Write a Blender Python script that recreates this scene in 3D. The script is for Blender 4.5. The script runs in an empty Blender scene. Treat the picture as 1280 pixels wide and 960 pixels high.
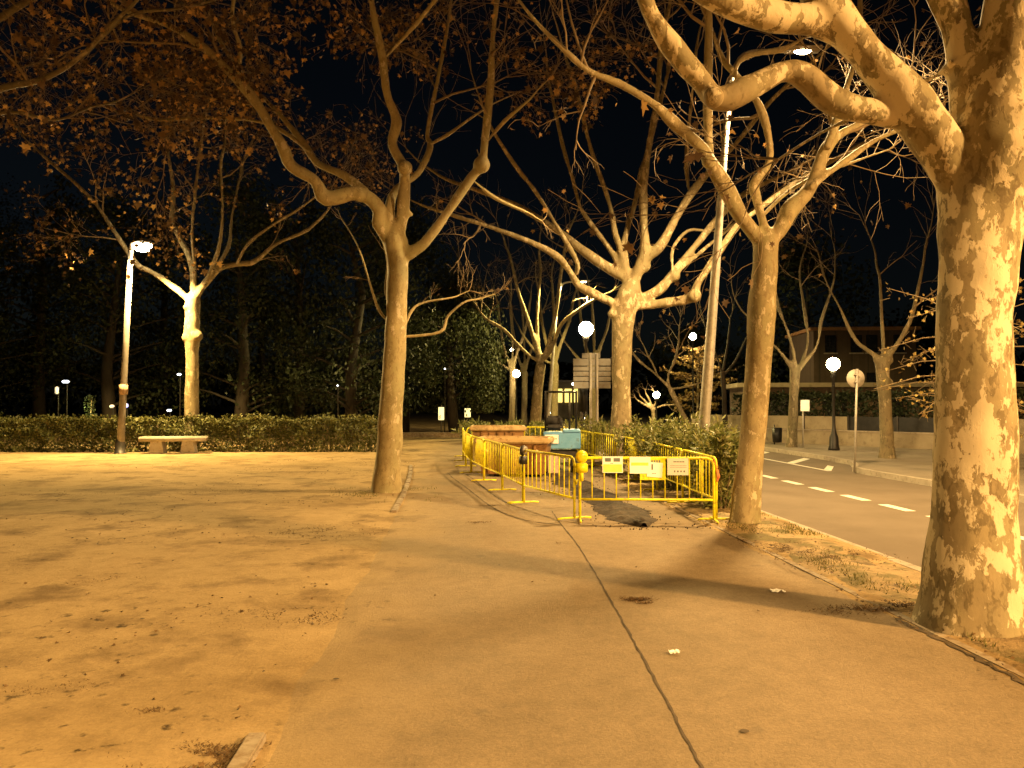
import bpy, bmesh, math, random
from mathutils import Vector, Matrix, noise

R = math.radians
random.seed(7)
sc = bpy.context.scene
col = sc.collection

# ------------------------------------------------------------------ camera
F_PX = 980.0
CAM = Vector((0, 0, 1.8))
YAW = math.atan(65 / F_PX)
PITCH = math.atan(23 / F_PX)
cd = bpy.data.cameras.new('camera')
cam = bpy.data.objects.new('camera', cd)
col.objects.link(cam)
cam.location = CAM
cam.rotation_euler = (math.pi / 2 + PITCH, 0, -YAW)
cd.sensor_width = 36
cd.lens = 36 * F_PX / 1280
cd.clip_end = 2000
cd.clip_start = 0.05
sc.camera = cam
FW = Vector((math.sin(YAW) * math.cos(PITCH), math.cos(YAW) * math.cos(PITCH), math.sin(PITCH)))
RT = Vector((math.cos(YAW), -math.sin(YAW), 0))
UP = RT.cross(FW)


def at(px, py, D):
    return CAM + D * (FW + RT * ((px - 640) / F_PX) + UP * ((480 - py) / F_PX))


def gr(px, py, z=0.0):
    d = FW + RT * ((px - 640) / F_PX) + UP * ((480 - py) / F_PX)
    return CAM + d * ((z - CAM.z) / d.z)


# ------------------------------------------------------------------ materials
def _n(nt, t, **kw):
    n = nt.nodes.new(t)
    for k, v in kw.items():
        setattr(n, k, v)
    return n


def new_mat(name):
    m = bpy.data.materials.new(name)
    m.use_nodes = True
    nt = m.node_tree
    b = nt.nodes['Principled BSDF']
    return m, nt, b


def noise_n(nt, vec, scale, detail=4, rough=0.55):
    t = _n(nt, 'ShaderNodeTexNoise')
    t.inputs['Scale'].default_value = scale
    t.inputs['Detail'].default_value = detail
    t.inputs['Roughness'].default_value = rough
    if vec is not None:
        nt.links.new(vec, t.inputs['Vector'])
    return t.outputs['Fac']


def ramp(nt, fac, stops):
    r = _n(nt, 'ShaderNodeValToRGB')
    e = r.color_ramp.elements
    while len(e) < len(stops):
        e.new(0.5)
    for i, (p, c) in enumerate(stops):
        e[i].position = p
        e[i].color = c if len(c) == 4 else (*c, 1)
    nt.links.new(fac, r.inputs['Fac'])
    return r.outputs['Color']


def mix(nt, fac, a, b, mode='MIX'):
    m = _n(nt, 'ShaderNodeMix', data_type='RGBA', blend_type=mode)
    for s, v in ((0, fac), (6, a), (7, b)):
        if isinstance(v, (int, float)):
            m.inputs[s].default_value = v
        elif isinstance(v, tuple):
            m.inputs[s].default_value = (*v[:3], 1)
        else:
            nt.links.new(v, m.inputs[s])
    return m.outputs[2]


def mapped(nt, scale=(1, 1, 1), coord='Object'):
    tc = _n(nt, 'ShaderNodeTexCoord')
    mp = _n(nt, 'ShaderNodeMapping')
    mp.inputs['Scale'].default_value = scale
    nt.links.new(tc.outputs[coord], mp.inputs['Vector'])
    return mp.outputs['Vector']


def bump(nt, b, height, strength=0.4, dist=0.02):
    bp = _n(nt, 'ShaderNodeBump')
    bp.inputs['Strength'].default_value = strength
    bp.inputs['Distance'].default_value = dist
    nt.links.new(height, bp.inputs['Height'])
    nt.links.new(bp.outputs['Normal'], b.inputs['Normal'])


def worn(name, c1, c2, rough=0.6, metal=0.0, scale=6, dirt=None, dirt_amt=0.45, bumpd=0.0, spec=0.4):
    """A paint / metal / concrete surface with tonal variation and dirt blotches."""
    m, nt, b = new_mat(name)
    v = mapped(nt)
    c = ramp(nt, noise_n(nt, v, scale), [(0.35, c1), (0.65, c2)])
    if dirt:
        d = ramp(nt, noise_n(nt, v, scale * 2.7, 6, 0.7), [(1 - dirt_amt - 0.06, (0, 0, 0)), (1 - dirt_amt + 0.1, (1, 1, 1))])
        c = mix(nt, d, c, dirt)
    nt.links.new(c, b.inputs['Base Color'])
    b.inputs['Roughness'].default_value = rough
    b.inputs['Metallic'].default_value = metal
    b.inputs['Specular IOR Level'].default_value = spec
    if bumpd:
        bump(nt, b, noise_n(nt, v, scale * 6, 5), 0.5, bumpd)
    return m


def emit(name, colr, strength):
    m, nt, b = new_mat(name)
    b.inputs['Base Color'].default_value = (0.8, 0.8, 0.8, 1)
    b.inputs['Emission Color'].default_value = (*colr, 1)
    b.inputs['Emission Strength'].default_value = strength
    return m


def bark(name, pale, mid, dark, pale_amt, dark_amt, scale=1.0):
    """Plane-tree bark: flaking patches of three tones, edges irregular, long up the stem."""
    m, nt, b = new_mat(name)
    v = mapped(nt, (1, 1, 0.55))
    vn = noise_n(nt, v, 3.0 * scale, 3, 0.5)
    add = _n(nt, 'ShaderNodeVectorMath', operation='MULTIPLY_ADD')
    nc = _n(nt, 'ShaderNodeTexNoise')
    nc.inputs['Scale'].default_value = 9 * scale
    nc.inputs['Detail'].default_value = 3
    nt.links.new(v, nc.inputs['Vector'])
    nt.links.new(nc.outputs['Color'], add.inputs[0])
    add.inputs[1].default_value = (0.16, 0.16, 0.16)
    nt.links.new(v, add.inputs[2])
    n1a = noise_n(nt, add.outputs[0], 5.2 * scale, 5, 0.6)
    lowf = noise_n(nt, v, 1.5 * scale, 3, 0.5)
    mm = _n(nt, 'ShaderNodeMath', operation='MULTIPLY_ADD')
    nt.links.new(lowf, mm.inputs[0])
    mm.inputs[1].default_value = 0.55
    sub = _n(nt, 'ShaderNodeMath', operation='SUBTRACT')
    nt.links.new(n1a, sub.inputs[0])
    sub.inputs[1].default_value = 0.275
    nt.links.new(sub.outputs[0], mm.inputs[2])
    n1 = mm.outputs[0]
    n2 = noise_n(nt, add.outputs[0], 7.7 * scale, 3, 0.55)
    n3 = noise_n(nt, v, 30 * scale, 4, 0.6)
    base = mix(nt, ramp(nt, vn, [(0.35, (0, 0, 0)), (0.65, (1, 1, 1))]), mid, tuple(x * 0.72 for x in mid))
    fd = ramp(nt, n2, [(1 - dark_amt - 0.06, (0, 0, 0)), (1 - dark_amt + 0.04, (1, 1, 1))])
    c = mix(nt, fd, base, dark)
    fp = ramp(nt, n1, [(1 - pale_amt - 0.02, (0, 0, 0)), (1 - pale_amt + 0.025, (1, 1, 1))])
    base = mix(nt, ramp(nt, noise_n(nt, v, 1.1 * scale, 4, 0.6), [(0.42, (0, 0, 0)), (0.62, (0.6, 0.6, 0.6))]), base, (mid[0] * .78, mid[1] * .9, mid[2] * .85))
    c = mix(nt, fd, base, dark)
    pv = mix(nt, ramp(nt, n3, [(0.3, (0, 0, 0)), (0.7, (1, 1, 1))]), pale, tuple(x * 0.82 for x in pale))
    c = mix(nt, fp, c, pv)
    c = mix(nt, 0.35, c, ramp(nt, n3, [(0.25, (0.55, 0.52, 0.5)), (0.75, (1, 1, 1))]), 'MULTIPLY')
    nt.links.new(c, b.inputs['Base Color'])
    b.inputs['Roughness'].default_value = 0.75
    b.inputs['Specular IOR Level'].default_value = 0.25
    hh = mix(nt, 0.6, fp, n3)
    hh = mix(nt, 0.4, hh, fd)
    bump(nt, b, hh, 0.32, 0.01)
    return m


def leafy(name, cols, rough=0.6, trans=0.25, spec=0.3):
    """Leaf material: one tone per leaf, picked from a ramp by the mesh island."""
    m, nt, b = new_mat(name)
    g = _n(nt, 'ShaderNodeNewGeometry')
    stops = [(i / max(1, len(cols) - 1), c) for i, c in enumerate(cols)]
    c = ramp(nt, g.outputs['Random Per Island'], stops)
    nt.links.new(c, b.inputs['Base Color'])
    b.inputs['Roughness'].default_value = rough
    b.inputs['Specular IOR Level'].default_value = spec
    tr = _n(nt, 'ShaderNodeBsdfTranslucent')
    nt.links.new(c, tr.inputs['Color'])
    ms = _n(nt, 'ShaderNodeMixShader')
    ms.inputs['Fac'].default_value = trans
    nt.links.new(b.outputs[0], ms.inputs[1])
    nt.links.new(tr.outputs[0], ms.inputs[2])
    nt.links.new(ms.outputs[0], nt.nodes['Material Output'].inputs['Surface'])
    return m


def dirt_colour(nt, v):
    big = noise_n(nt, v, 0.32, 5, 0.6)
    c = ramp(nt, big, [(0.3, (0.33, 0.23, 0.112)), (0.5, (0.43, 0.308, 0.155)), (0.7, (0.5, 0.36, 0.185))])
    n2 = noise_n(nt, v, 1.1, 6, 0.62)
    damp_shade = ramp(nt, n2, [(0.5, (0, 0, 0)), (0.66, (1, 1, 1))])
    c = mix(nt, mix(nt, 0.8, (0, 0, 0), damp_shade), c, (0.19, 0.125, 0.06))  # damp mottling, deepened to paint tree-shadow bands into the dirt colour
    n4 = noise_n(nt, v, 6.5, 5, 0.6)
    spots = ramp(nt, n4, [(0.6, (0, 0, 0)), (0.69, (1, 1, 1))])
    sp_area = ramp(nt, noise_n(nt, v, 0.55, 3, 0.5), [(0.42, (0, 0, 0)), (0.6, (1, 1, 1))])
    c = mix(nt, mix(nt, 1.0, spots, sp_area, 'MULTIPLY'), c, (0.085, 0.058, 0.028))
    md = noise_n(nt, v, 3.6, 7, 0.7)
    c = mix(nt, 0.6, c, ramp(nt, md, [(0.34, (0.68, 0.66, 0.62)), (0.58, (1, 1, 1))]), 'MULTIPLY')
    grain = noise_n(nt, v, 40, 5, 0.75)
    c = mix(nt, 0.6, c, ramp(nt, grain, [(0.3, (0.55, 0.55, 0.55)), (0.7, (1.0, 1.0, 1.0))]), 'MULTIPLY')
    return c, grain, n4


def mat_dirt():
    m, nt, b = new_mat('packed_dirt')
    v = mapped(nt)
    c, grain, n4 = dirt_colour(nt, v)
    nt.links.new(c, b.inputs['Base Color'])
    b.inputs['Roughness'].default_value = 0.95
    b.inputs['Specular IOR Level'].default_value = 0.1
    h = mix(nt, 0.5, grain, n4)
    bump(nt, b, h, 0.7, 0.03)
    return m


def mat_verge():
    m, nt, b = new_mat('verge_earth')
    v = mapped(nt)
    c, grain, n4 = dirt_colour(nt, v)
    gn = noise_n(nt, v, 1.4, 5, 0.6)
    c = mix(nt, ramp(nt, gn, [(0.48, (0, 0, 0)), (0.58, (0.8, 0.8, 0.8))]), c, (0.12, 0.105, 0.035))
    c = mix(nt, ramp(nt, noise_n(nt, v, 2.3, 6, 0.7), [(0.56, (0, 0, 0)), (0.64, (0.8, 0.8, 0.8))]), c, (0.1, 0.07, 0.035))
    nt.links.new(c, b.inputs['Base Color'])
    b.inputs['Roughness'].default_value = 0.95
    bump(nt, b, mix(nt, 0.5, grain, n4), 0.9, 0.04)
    return m


def mat_path():
    """Worn asphalt footpath, dirt spilling over its left edge."""
    m, nt, b = new_mat('worn_asphalt_path')
    v = mapped(nt)
    c = ramp(nt, noise_n(nt, v, 0.5, 6, 0.6), [(0.3, (0.26, 0.196, 0.118)), (0.55, (0.315, 0.235, 0.142)), (0.75, (0.36, 0.27, 0.165))])
    md = noise_n(nt, v, 5.5, 6, 0.65)
    c = mix(nt, 0.55, c, ramp(nt, md, [(0.32, (0.72, 0.7, 0.68)), (0.6, (1, 1, 1))]), 'MULTIPLY')
    st = ramp(nt, noise_n(nt, v, 1.7, 5, 0.6), [(0.62, (0, 0, 0)), (0.76, (0.7, 0.7, 0.7))])
    c = mix(nt, st, c, (0.14, 0.11, 0.08))
    g1 = noise_n(nt, v, 48, 5, 0.75)
    c = mix(nt, 0.7, c, ramp(nt, g1, [(0.3, (0.5, 0.5, 0.5)), (0.68, (1, 1, 1))]), 'MULTIPLY')
    tc = _n(nt, 'ShaderNodeTexCoord')
    sx = _n(nt, 'ShaderNodeSeparateXYZ')
    nt.links.new(tc.outputs['Object'], sx.inputs[0])
    ma = _n(nt, 'ShaderNodeMath', operation='MULTIPLY_ADD')
    nt.links.new(noise_n(nt, v, 0.9, 6, 0.65), ma.inputs[0])
    ma.inputs[1].default_value = 1.6
    nt.links.new(sx.outputs['X'], ma.inputs[2])
    mr = _n(nt, 'ShaderNodeMapRange')
    mr.inputs['From Min'].default_value = 0.75
    mr.inputs['From Max'].default_value = -0.55
    nt.links.new(ma.outputs[0], mr.inputs['Value'])
    dc, grain, n4 = dirt_colour(nt, v)
    c = mix(nt, mr.outputs[0], c, dc)
    nt.links.new(c, b.inputs['Base Color'])
    b.inputs['Roughness'].default_value = 0.88
    b.inputs['Specular IOR Level'].default_value = 0.2
    bump(nt, b, g1, 0.8, 0.012)
    return m


def mat_grain(name, cols, gscale, rough=0.9, bd=0.006, nscale=0.8):
    m, nt, b = new_mat(name)
    v = mapped(nt)
    c = ramp(nt, noise_n(nt, v, nscale, 6, 0.6), [(0.3, cols[0]), (0.5, cols[1]), (0.72, cols[2])])
    g1 = noise_n(nt, v, gscale, 4, 0.7)
    c = mix(nt, 0.45, c, ramp(nt, g1, [(0.3, (0.5, 0.5, 0.5)), (0.68, (1, 1, 1))]), 'MULTIPLY')
    nt.links.new(c, b.inputs['Base Color'])
    b.inputs['Roughness'].default_value = rough
    b.inputs['Specular IOR Level'].default_value = 0.25
    bump(nt, b, g1, 0.5, bd)
    return m


def mat_blocks(name, c1, c2, mortar, scale, bw=0.5, rh=0.25):
    m, nt, b = new_mat(name)
    v = mapped(nt)
    br = _n(nt, 'ShaderNodeTexBrick')
    br.inputs['Color1'].default_value = (*c1, 1)
    br.inputs['Color2'].default_value = (*c2, 1)
    br.inputs['Mortar'].default_value = (*mortar, 1)
    br.inputs['Scale'].default_value = scale
    br.inputs['Mortar Size'].default_value = 0.012
    br.inputs['Brick Width'].default_value = bw
    br.inputs['Row Height'].default_value = rh
    nt.links.new(v, br.inputs['Vector'])
    c = mix(nt, 0.5, br.outputs['Color'], ramp(nt, noise_n(nt, v, 2.5, 6, 0.65), [(0.3, (0.5, 0.48, 0.45)), (0.7, (1, 1, 1))]), 'MULTIPLY')
    nt.links.new(c, b.inputs['Base Color'])
    b.inputs['Roughness'].default_value = 0.9
    return m


M = dict(
    bark_big=bark('flaking_plane_bark', (0.62, 0.52, 0.34), (0.31, 0.24, 0.13), (0.165, 0.125, 0.062), 0.47, 0.43, 1.6),
    bark_tan=bark('tan_plane_bark', (0.56, 0.47, 0.31), (0.37, 0.295, 0.16), (0.25, 0.19, 0.1), 0.39, 0.42, 1.9),
    bark_pale=bark('pale_smooth_bark', (0.64, 0.54, 0.36), (0.45, 0.36, 0.19), (0.3, 0.23, 0.115), 0.38, 0.42, 1.9),
    bark_mid=bark('mottled_plane_bark', (0.48, 0.39, 0.24), (0.28, 0.215, 0.115), (0.18, 0.135, 0.07), 0.42, 0.42, 1.6),
    bark_dull=bark('dull_street_bark', (0.34, 0.27, 0.16), (0.2, 0.155, 0.085), (0.12, 0.09, 0.05), 0.4, 0.42, 1.5),
    bark_dark=bark('dark_park_bark', (0.07, 0.055, 0.04), (0.05, 0.04, 0.03), (0.03, 0.025, 0.02), 0.3, 0.4, 0.8),
    twig=worn('bare_twigs', (0.16, 0.11, 0.06), (0.25, 0.18, 0.1), 0.85),
    dead_leaf=leafy('dry_plane_leaves', [(0.04, 0.025, 0.015), (0.06, 0.036, 0.02), (0.09, 0.052, 0.027), (0.13, 0.075, 0.035), (0.2, 0.12, 0.06), (0.42, 0.24, 0.08), (0.56, 0.33, 0.11)]),
    gold_leaf=leafy('golden_leaves', [(0.12, 0.07, 0.03), (0.25, 0.16, 0.05), (0.4, 0.28, 0.08), (0.5, 0.38, 0.16)]),
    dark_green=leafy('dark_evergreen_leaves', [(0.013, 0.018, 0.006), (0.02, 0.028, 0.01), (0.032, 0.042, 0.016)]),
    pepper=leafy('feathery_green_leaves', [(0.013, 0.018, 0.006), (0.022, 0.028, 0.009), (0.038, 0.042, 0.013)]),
    hedge=leafy('hedge_leaves', [(0.05, 0.055, 0.014), (0.085, 0.09, 0.022), (0.12, 0.12, 0.03), (0.17, 0.15, 0.05)], spec=0.4),
    oleander=leafy('oleander_leaves', [(0.1, 0.12, 0.03), (0.15, 0.17, 0.045), (0.22, 0.22, 0.07), (0.32, 0.29, 0.12)], 0.45, spec=0.4),
    grass=leafy('verge_grass', [(0.1, 0.1, 0.025), (0.15, 0.14, 0.035), (0.22, 0.18, 0.06)]),
    litter_leaf=leafy('fallen_leaves', [(0.06, 0.035, 0.015), (0.12, 0.07, 0.03), (0.2, 0.12, 0.05)]),
    dirt=mat_dirt(), verge=mat_verge(), path=mat_path(),
    road=mat_grain('street_asphalt', [(0.15, 0.115, 0.08), (0.175, 0.135, 0.096), (0.2, 0.155, 0.112)], 90),
    pave=mat_grain('far_pavement', [(0.2, 0.165, 0.12), (0.26, 0.215, 0.16), (0.3, 0.25, 0.19)], 40),
    kerb=worn('kerb_stone', (0.3, 0.25, 0.19), (0.4, 0.34, 0.26), 0.85, scale=3, dirt=(0.15, 0.11, 0.07), dirt_amt=0.4, bumpd=0.004),
    edging=worn('edging_concrete', (0.25, 0.2, 0.14), (0.36, 0.3, 0.22), 0.9, scale=3, dirt=(0.2, 0.14, 0.08), dirt_amt=0.5, bumpd=0.004),
    crack=worn('crack_dirt_and_shadow', (0.05, 0.035, 0.02), (0.1, 0.07, 0.04), 0.95),
    soil=mat_grain('dug_soil', [(0.03, 0.022, 0.016), (0.06, 0.045, 0.032), (0.12, 0.09, 0.06)], 30, bd=0.03, nscale=3),
    paint=worn('road_paint', (0.7, 0.66, 0.55), (0.8, 0.76, 0.66), 0.7, scale=4, dirt=(0.3, 0.26, 0.2), dirt_amt=0.38),
    yellow=worn('barrier_yellow', (0.82, 0.72, 0.014), (0.88, 0.79, 0.02), 0.5, scale=5, dirt=(0.32, 0.2, 0.05), dirt_amt=0.42),
    lampyel=worn('lamp_yellow', (0.8, 0.66, 0.01), (0.85, 0.7, 0.015), 0.35),
    lens=worn('amber_lens', (0.75, 0.48, 0.01), (0.85, 0.6, 0.02), 0.2, scale=30),
    darkmetal=worn('dark_metal', (0.03, 0.027, 0.024), (0.06, 0.05, 0.045), 0.5, 0.3),
    blackmetal=worn('black_iron', (0.012, 0.011, 0.01), (0.025, 0.022, 0.02), 0.45, 0.2),
    galva=worn('galvanised_pole', (0.34, 0.32, 0.29), (0.46, 0.43, 0.39), 0.55, 0.35, scale=8, dirt=(0.22, 0.19, 0.15), dirt_amt=0.4),
    polegrey=worn('grey_lamp_pole', (0.22, 0.19, 0.16), (0.3, 0.26, 0.22), 0.55, 0.2),
    skip=worn('brown_skip_paint', (0.27, 0.14, 0.05), (0.36, 0.19, 0.07), 0.6, scale=3, dirt=(0.12, 0.06, 0.025), dirt_amt=0.42, bumpd=0.003),
    skiprim=worn('worn_skip_rim', (0.52, 0.36, 0.17), (0.62, 0.44, 0.22), 0.6, scale=4, dirt=(0.24, 0.12, 0.04), dirt_amt=0.42),
    blue=worn('machine_blue', (0.13, 0.33, 0.58), (0.18, 0.4, 0.66), 0.45, scale=4, dirt=(0.1, 0.13, 0.12), dirt_amt=0.38),
    rubber=worn('black_rubber', (0.015, 0.013, 0.012), (0.035, 0.03, 0.027), 0.9, bumpd=0.005),
    sheet=worn('white_sheet', (0.88, 0.88, 0.85), (0.93, 0.93, 0.9), 0.5, scale=3),
    ink=worn('grey_print', (0.1, 0.12, 0.12), (0.2, 0.22, 0.2), 0.6),
    sheetyel=worn('yellow_sheet', (0.8, 0.72, 0.1), (0.86, 0.78, 0.16), 0.5),
    sacks=worn('pale_sack', (0.42, 0.32, 0.26), (0.52, 0.4, 0.33), 0.9, scale=8, bumpd=0.01),
    concrete=worn('bench_concrete', (0.34, 0.29, 0.22), (0.44, 0.38, 0.3), 0.85, scale=4, dirt=(0.25, 0.19, 0.12), dirt_amt=0.42, bumpd=0.004),
    wall=worn('cream_render', (0.25, 0.2, 0.13), (0.32, 0.27, 0.18), 0.9, scale=1.2, dirt=(0.2, 0.16, 0.1), dirt_amt=0.42, bumpd=0.003),
    building=mat_blocks('brick_facade', (0.09, 0.06, 0.036), (0.11, 0.075, 0.046), (0.06, 0.045, 0.03), 1.6),
    pane=worn('dark_window', (0.01, 0.01, 0.012), (0.02, 0.02, 0.022), 0.15, spec=0.6),
    signback=worn('sign_back_metal', (0.16, 0.155, 0.15), (0.22, 0.215, 0.2), 0.6, 0.2, scale=2, dirt=(0.14, 0.11, 0.08), dirt_amt=0.42),
    tape=worn('warning_tape', (0.5, 0.1, 0.04), (0.7, 0.3, 0.1), 0.5, scale=25),
    globe=emit('lit_lamp_globe', (1.0, 0.72, 0.34), 120),
    globehot=emit('bright_lamp_globe', (1.0, 0.72, 0.34), 420),
    lamphot=emit('lit_street_lens', (1.0, 0.74, 0.4), 60),
    farlamp=emit('far_lamp', (1.0, 0.86, 0.6), 26),
    coollamp=emit('cool_far_lamp', (0.85, 0.92, 1.0), 5),
    bluelamp=emit('blue_sign_light', (0.15, 0.25, 0.9), 1.4),
    litposter=emit('lit_poster', (1.0, 0.85, 0.35), 1.0),
    facade_glow=emit('yellow_facade_glow', (1.0, 0.74, 0.16), 1.4),  # emission standing in for lamplight on a far yellow wall
)


# ------------------------------------------------------------------ mesh building
class MB:
    def __init__(s):
        s.v = []
        s.f = []
        s.mi = []

    def add(s, vs, fs, mi=0):
        o = len(s.v)
        s.v += [tuple(x) for x in vs]
        s.f += [tuple(i + o for i in f) for f in fs]
        s.mi += [mi] * len(fs)
        return s

    def box(s, c, size, rz=0.0, mi=0, M4=None, bev=0.0):
        hx, hy, hz = size[0] / 2, size[1] / 2, size[2] / 2
        bm = bmesh.new()
        bmesh.ops.create_cube(bm, size=1)
        bmesh.ops.scale(bm, vec=(size[0], size[1], size[2]), verts=bm.verts)
        if bev:
            bmesh.ops.bevel(bm, geom=bm.edges[:], offset=min(bev, hx * .9, hy * .9, hz * .9), segments=2, affect='EDGES')
        m = Matrix.Translation(c) @ (M4 if M4 else Matrix.Rotation(rz, 4, 'Z'))
        bm.verts.index_update()
        s.add([m @ v.co for v in bm.verts], [[v.index for v in f.verts] for f in bm.faces], mi)
        bm.free()
        return s

    def prism(s, poly, z0, z1, mi=0):
        n = len(poly)
        vs = [(x, y, z0) for x, y in poly] + [(x, y, z1) for x, y in poly]
        fs = [list(range(n))[::-1], list(range(n, 2 * n))] + [(i, (i + 1) % n, n + (i + 1) % n, n + i) for i in range(n)]
        return s.add(vs, fs, mi)

    def tube(s, pts, rad, sides=8, mi=0, cap=True, wob=0.0):
        pts = [Vector(p) for p in pts]
        n = len(pts)
        if isinstance(rad, (int, float)):
            rad = [rad] * n
        vs, fs = [], []
        t = (pts[1] - pts[0]).normalized()
        a = Vector((1, 0, 0)) if abs(t.x) < 0.8 else Vector((0, 1, 0))
        u = (a - t * a.dot(t)).normalized()
        for i, p in enumerate(pts):
            t = (pts[min(i + 1, n - 1)] - pts[max(i - 1, 0)])
            if t.length < 1e-9:
                t = Vector((0, 0, 1))
            t.normalize()
            u = u - t * u.dot(t)
            if u.length < 1e-6:
                u = t.orthogonal()
            u.normalize()
            w = t.cross(u)
            for k in range(sides):
                an = 2 * math.pi * k / sides
                r = rad[i]
                d = u * math.cos(an) + w * math.sin(an)
                if wob:
                    q = p + d * r
                    r *= 1 + wob * (noise.noise(Vector((q.x * 2.6, q.y * 2.6, q.z * 1.5))) + 0.55 * noise.noise(Vector((q.x * 7, q.y * 7, q.z * 5))))
                vs.append(p + d * r)
        for i in range(n - 1):
            for k in range(sides):
                k2 = (k + 1) % sides
                fs.append((i * sides + k, i * sides + k2, (i + 1) * sides + k2, (i + 1) * sides + k))
        if cap:
            fs.append(tuple(range(sides))[::-1])
            fs.append(tuple((n - 1) * sides + k for k in range(sides)))
        return s.add(vs, fs, mi)

    def lathe(s, prof, c=(0, 0, 0), sides=16, mi=0):
        vs, fs = [], []
        for r, z in prof:
            for k in range(sides):
                a = 2 * math.pi * k / sides
                vs.append((c[0] + r * math.cos(a), c[1] + r * math.sin(a), c[2] + z))
        for i in range(len(prof) - 1):
            for k in range(sides):
                k2 = (k + 1) % sides
                fs.append((i * sides + k, i * sides + k2, (i + 1) * sides + k2, (i + 1) * sides + k))
        fs.append(tuple(range(sides))[::-1])
        fs.append(tuple((len(prof) - 1) * sides + k for k in range(sides)))
        return s.add(vs, fs, mi)

    def build(s, name, mats, parent=None, smooth=False, loc=(0, 0, 0)):
        me = bpy.data.meshes.new(name)
        off = Vector(loc)
        if parent is not None:
            off = Vector(parent['_o']) if '_o' in parent else Vector((0, 0, 0))
        me.from_pydata([tuple(Vector(v) - off) for v in s.v], [], s.f)
        if not isinstance(mats, (list, tuple)):
            mats = [mats]
        for m in mats:
            me.materials.append(m)
        if len(mats) > 1:
            me.polygons.foreach_set('material_index', s.mi)
        if smooth:
            me.polygons.foreach_set('use_smooth', [True] * len(me.polygons))
        me.update()
        o = bpy.data.objects.new(name, me)
        col.objects.link(o)
        if parent is not None:
            o.parent = parent
            if '_o' in parent:
                o['_o'] = parent['_o']
        else:
            o.location = off
            o['_o'] = tuple(off)
        return o


def thing(name, label, cat, loc=(0, 0, 0), rz=0.0, group=None):
    o = bpy.data.objects.new(name, None)
    o.empty_display_size = 0.2
    col.objects.link(o)
    o.location = loc
    o.rotation_euler.z = rz
    o['label'] = label
    o['category'] = cat
    if group:
        o['group'] = group
    return o


def world_thing(name, label, cat, loc, group=None):
    """A thing whose parts are given in world coordinates."""
    o = thing(name, label, cat, loc, 0, group)
    o['_o'] = tuple(loc)
    return o


def tag(o, label, cat, group=None):
    o['label'] = label
    o['category'] = cat
    if group:
        o['group'] = group
    return o


def kind(o, k, label=None, cat=None):
    o['kind'] = k
    if label:
        o['label'] = label
    if cat:
        o['category'] = cat
    return o


def dup(root, loc, rz, label, group=None, scale=None):
    r = root.copy()
    col.objects.link(r)
    r.location = loc
    r.rotation_euler.z = rz
    r['label'] = label
    if group:
        r['group'] = group
    if scale:
        r.scale = scale if isinstance(scale, (tuple, list)) else (scale,) * 3
    for ch in list(root.children):
        c = ch.copy()
        col.objects.link(c)
        c.parent = r
        for g in list(ch.children):
            d = g.copy()
            col.objects.link(d)
            d.parent = c
    return r


def remesh(o, voxel, smooth_it=6):
    md = o.modifiers.new('r', 'REMESH')
    md.mode = 'VOXEL'
    md.voxel_size = voxel
    md.use_smooth_shade = True
    ms = o.modifiers.new('s', 'SMOOTH')
    ms.factor = 0.5
    ms.iterations = smooth_it
    dg = bpy.context.evaluated_depsgraph_get()
    me = bpy.data.meshes.new_from_object(o.evaluated_get(dg))
    o.modifiers.clear()
    old = o.data
    o.data = me
    bpy.data.meshes.remove(old)


def catmull(pts, per=4):
    """pts: list of (Vector, r). Smooth resample."""
    out = []
    n = len(pts)
    for i in range(n - 1):
        p0, p1, p2, p3 = (pts[max(i - 1, 0)], pts[i], pts[i + 1], pts[min(i + 2, n - 1)])
        for k in range(per):
            t = k / per
            q = 0.5 * ((2 * p1[0]) + (p2[0] - p0[0]) * t + (2 * p0[0] - 5 * p1[0] + 4 * p2[0] - p3[0]) * t * t
                       + (3 * p1[0] - p0[0] - 3 * p2[0] + p3[0]) * t ** 3)
            out.append((q, p1[1] + (p2[1] - p1[1]) * t))
    out.append(pts[-1])
    return out


def rvec(rnd):
    while True:
        v = Vector((rnd.uniform(-1, 1), rnd.uniform(-1, 1), rnd.uniform(-1, 1)))
        if 0.05 < v.length < 1:
            return v.normalized()


# plane leaf outline: five pointed lobes
LEAF = [(0, -0.5), (0.1, -0.28), (0.42, -0.3), (0.3, -0.08), (0.5, 0.14), (0.22, 0.14), (0.0, 0.55), (-0.22, 0.14), (-0.5, 0.14), (-0.3, -0.08), (-0.42, -0.3), (-0.1, -0.28)]


def add_leaf(mb, p, nrm, upv, size, rnd, simple=False):
    t = (upv - nrm * upv.dot(nrm))
    if t.length < 1e-4:
        t = nrm.orthogonal()
    t.normalize()
    w = nrm.cross(t)
    if simple:
        a, b_ = size * 0.5, size * 0.32
        mb.add([p - t * a, p + w * b_, p + t * a, p - w * b_], [(0, 1, 2, 3)])
    else:
        cv = rnd.uniform(0.1, 0.6)
        vs = [p + w * (x * size) + t * (y * size) + nrm * (cv * abs(x) * size) for x, y in LEAF]
        mb.add(vs, [tuple(range(len(LEAF)))])


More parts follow.
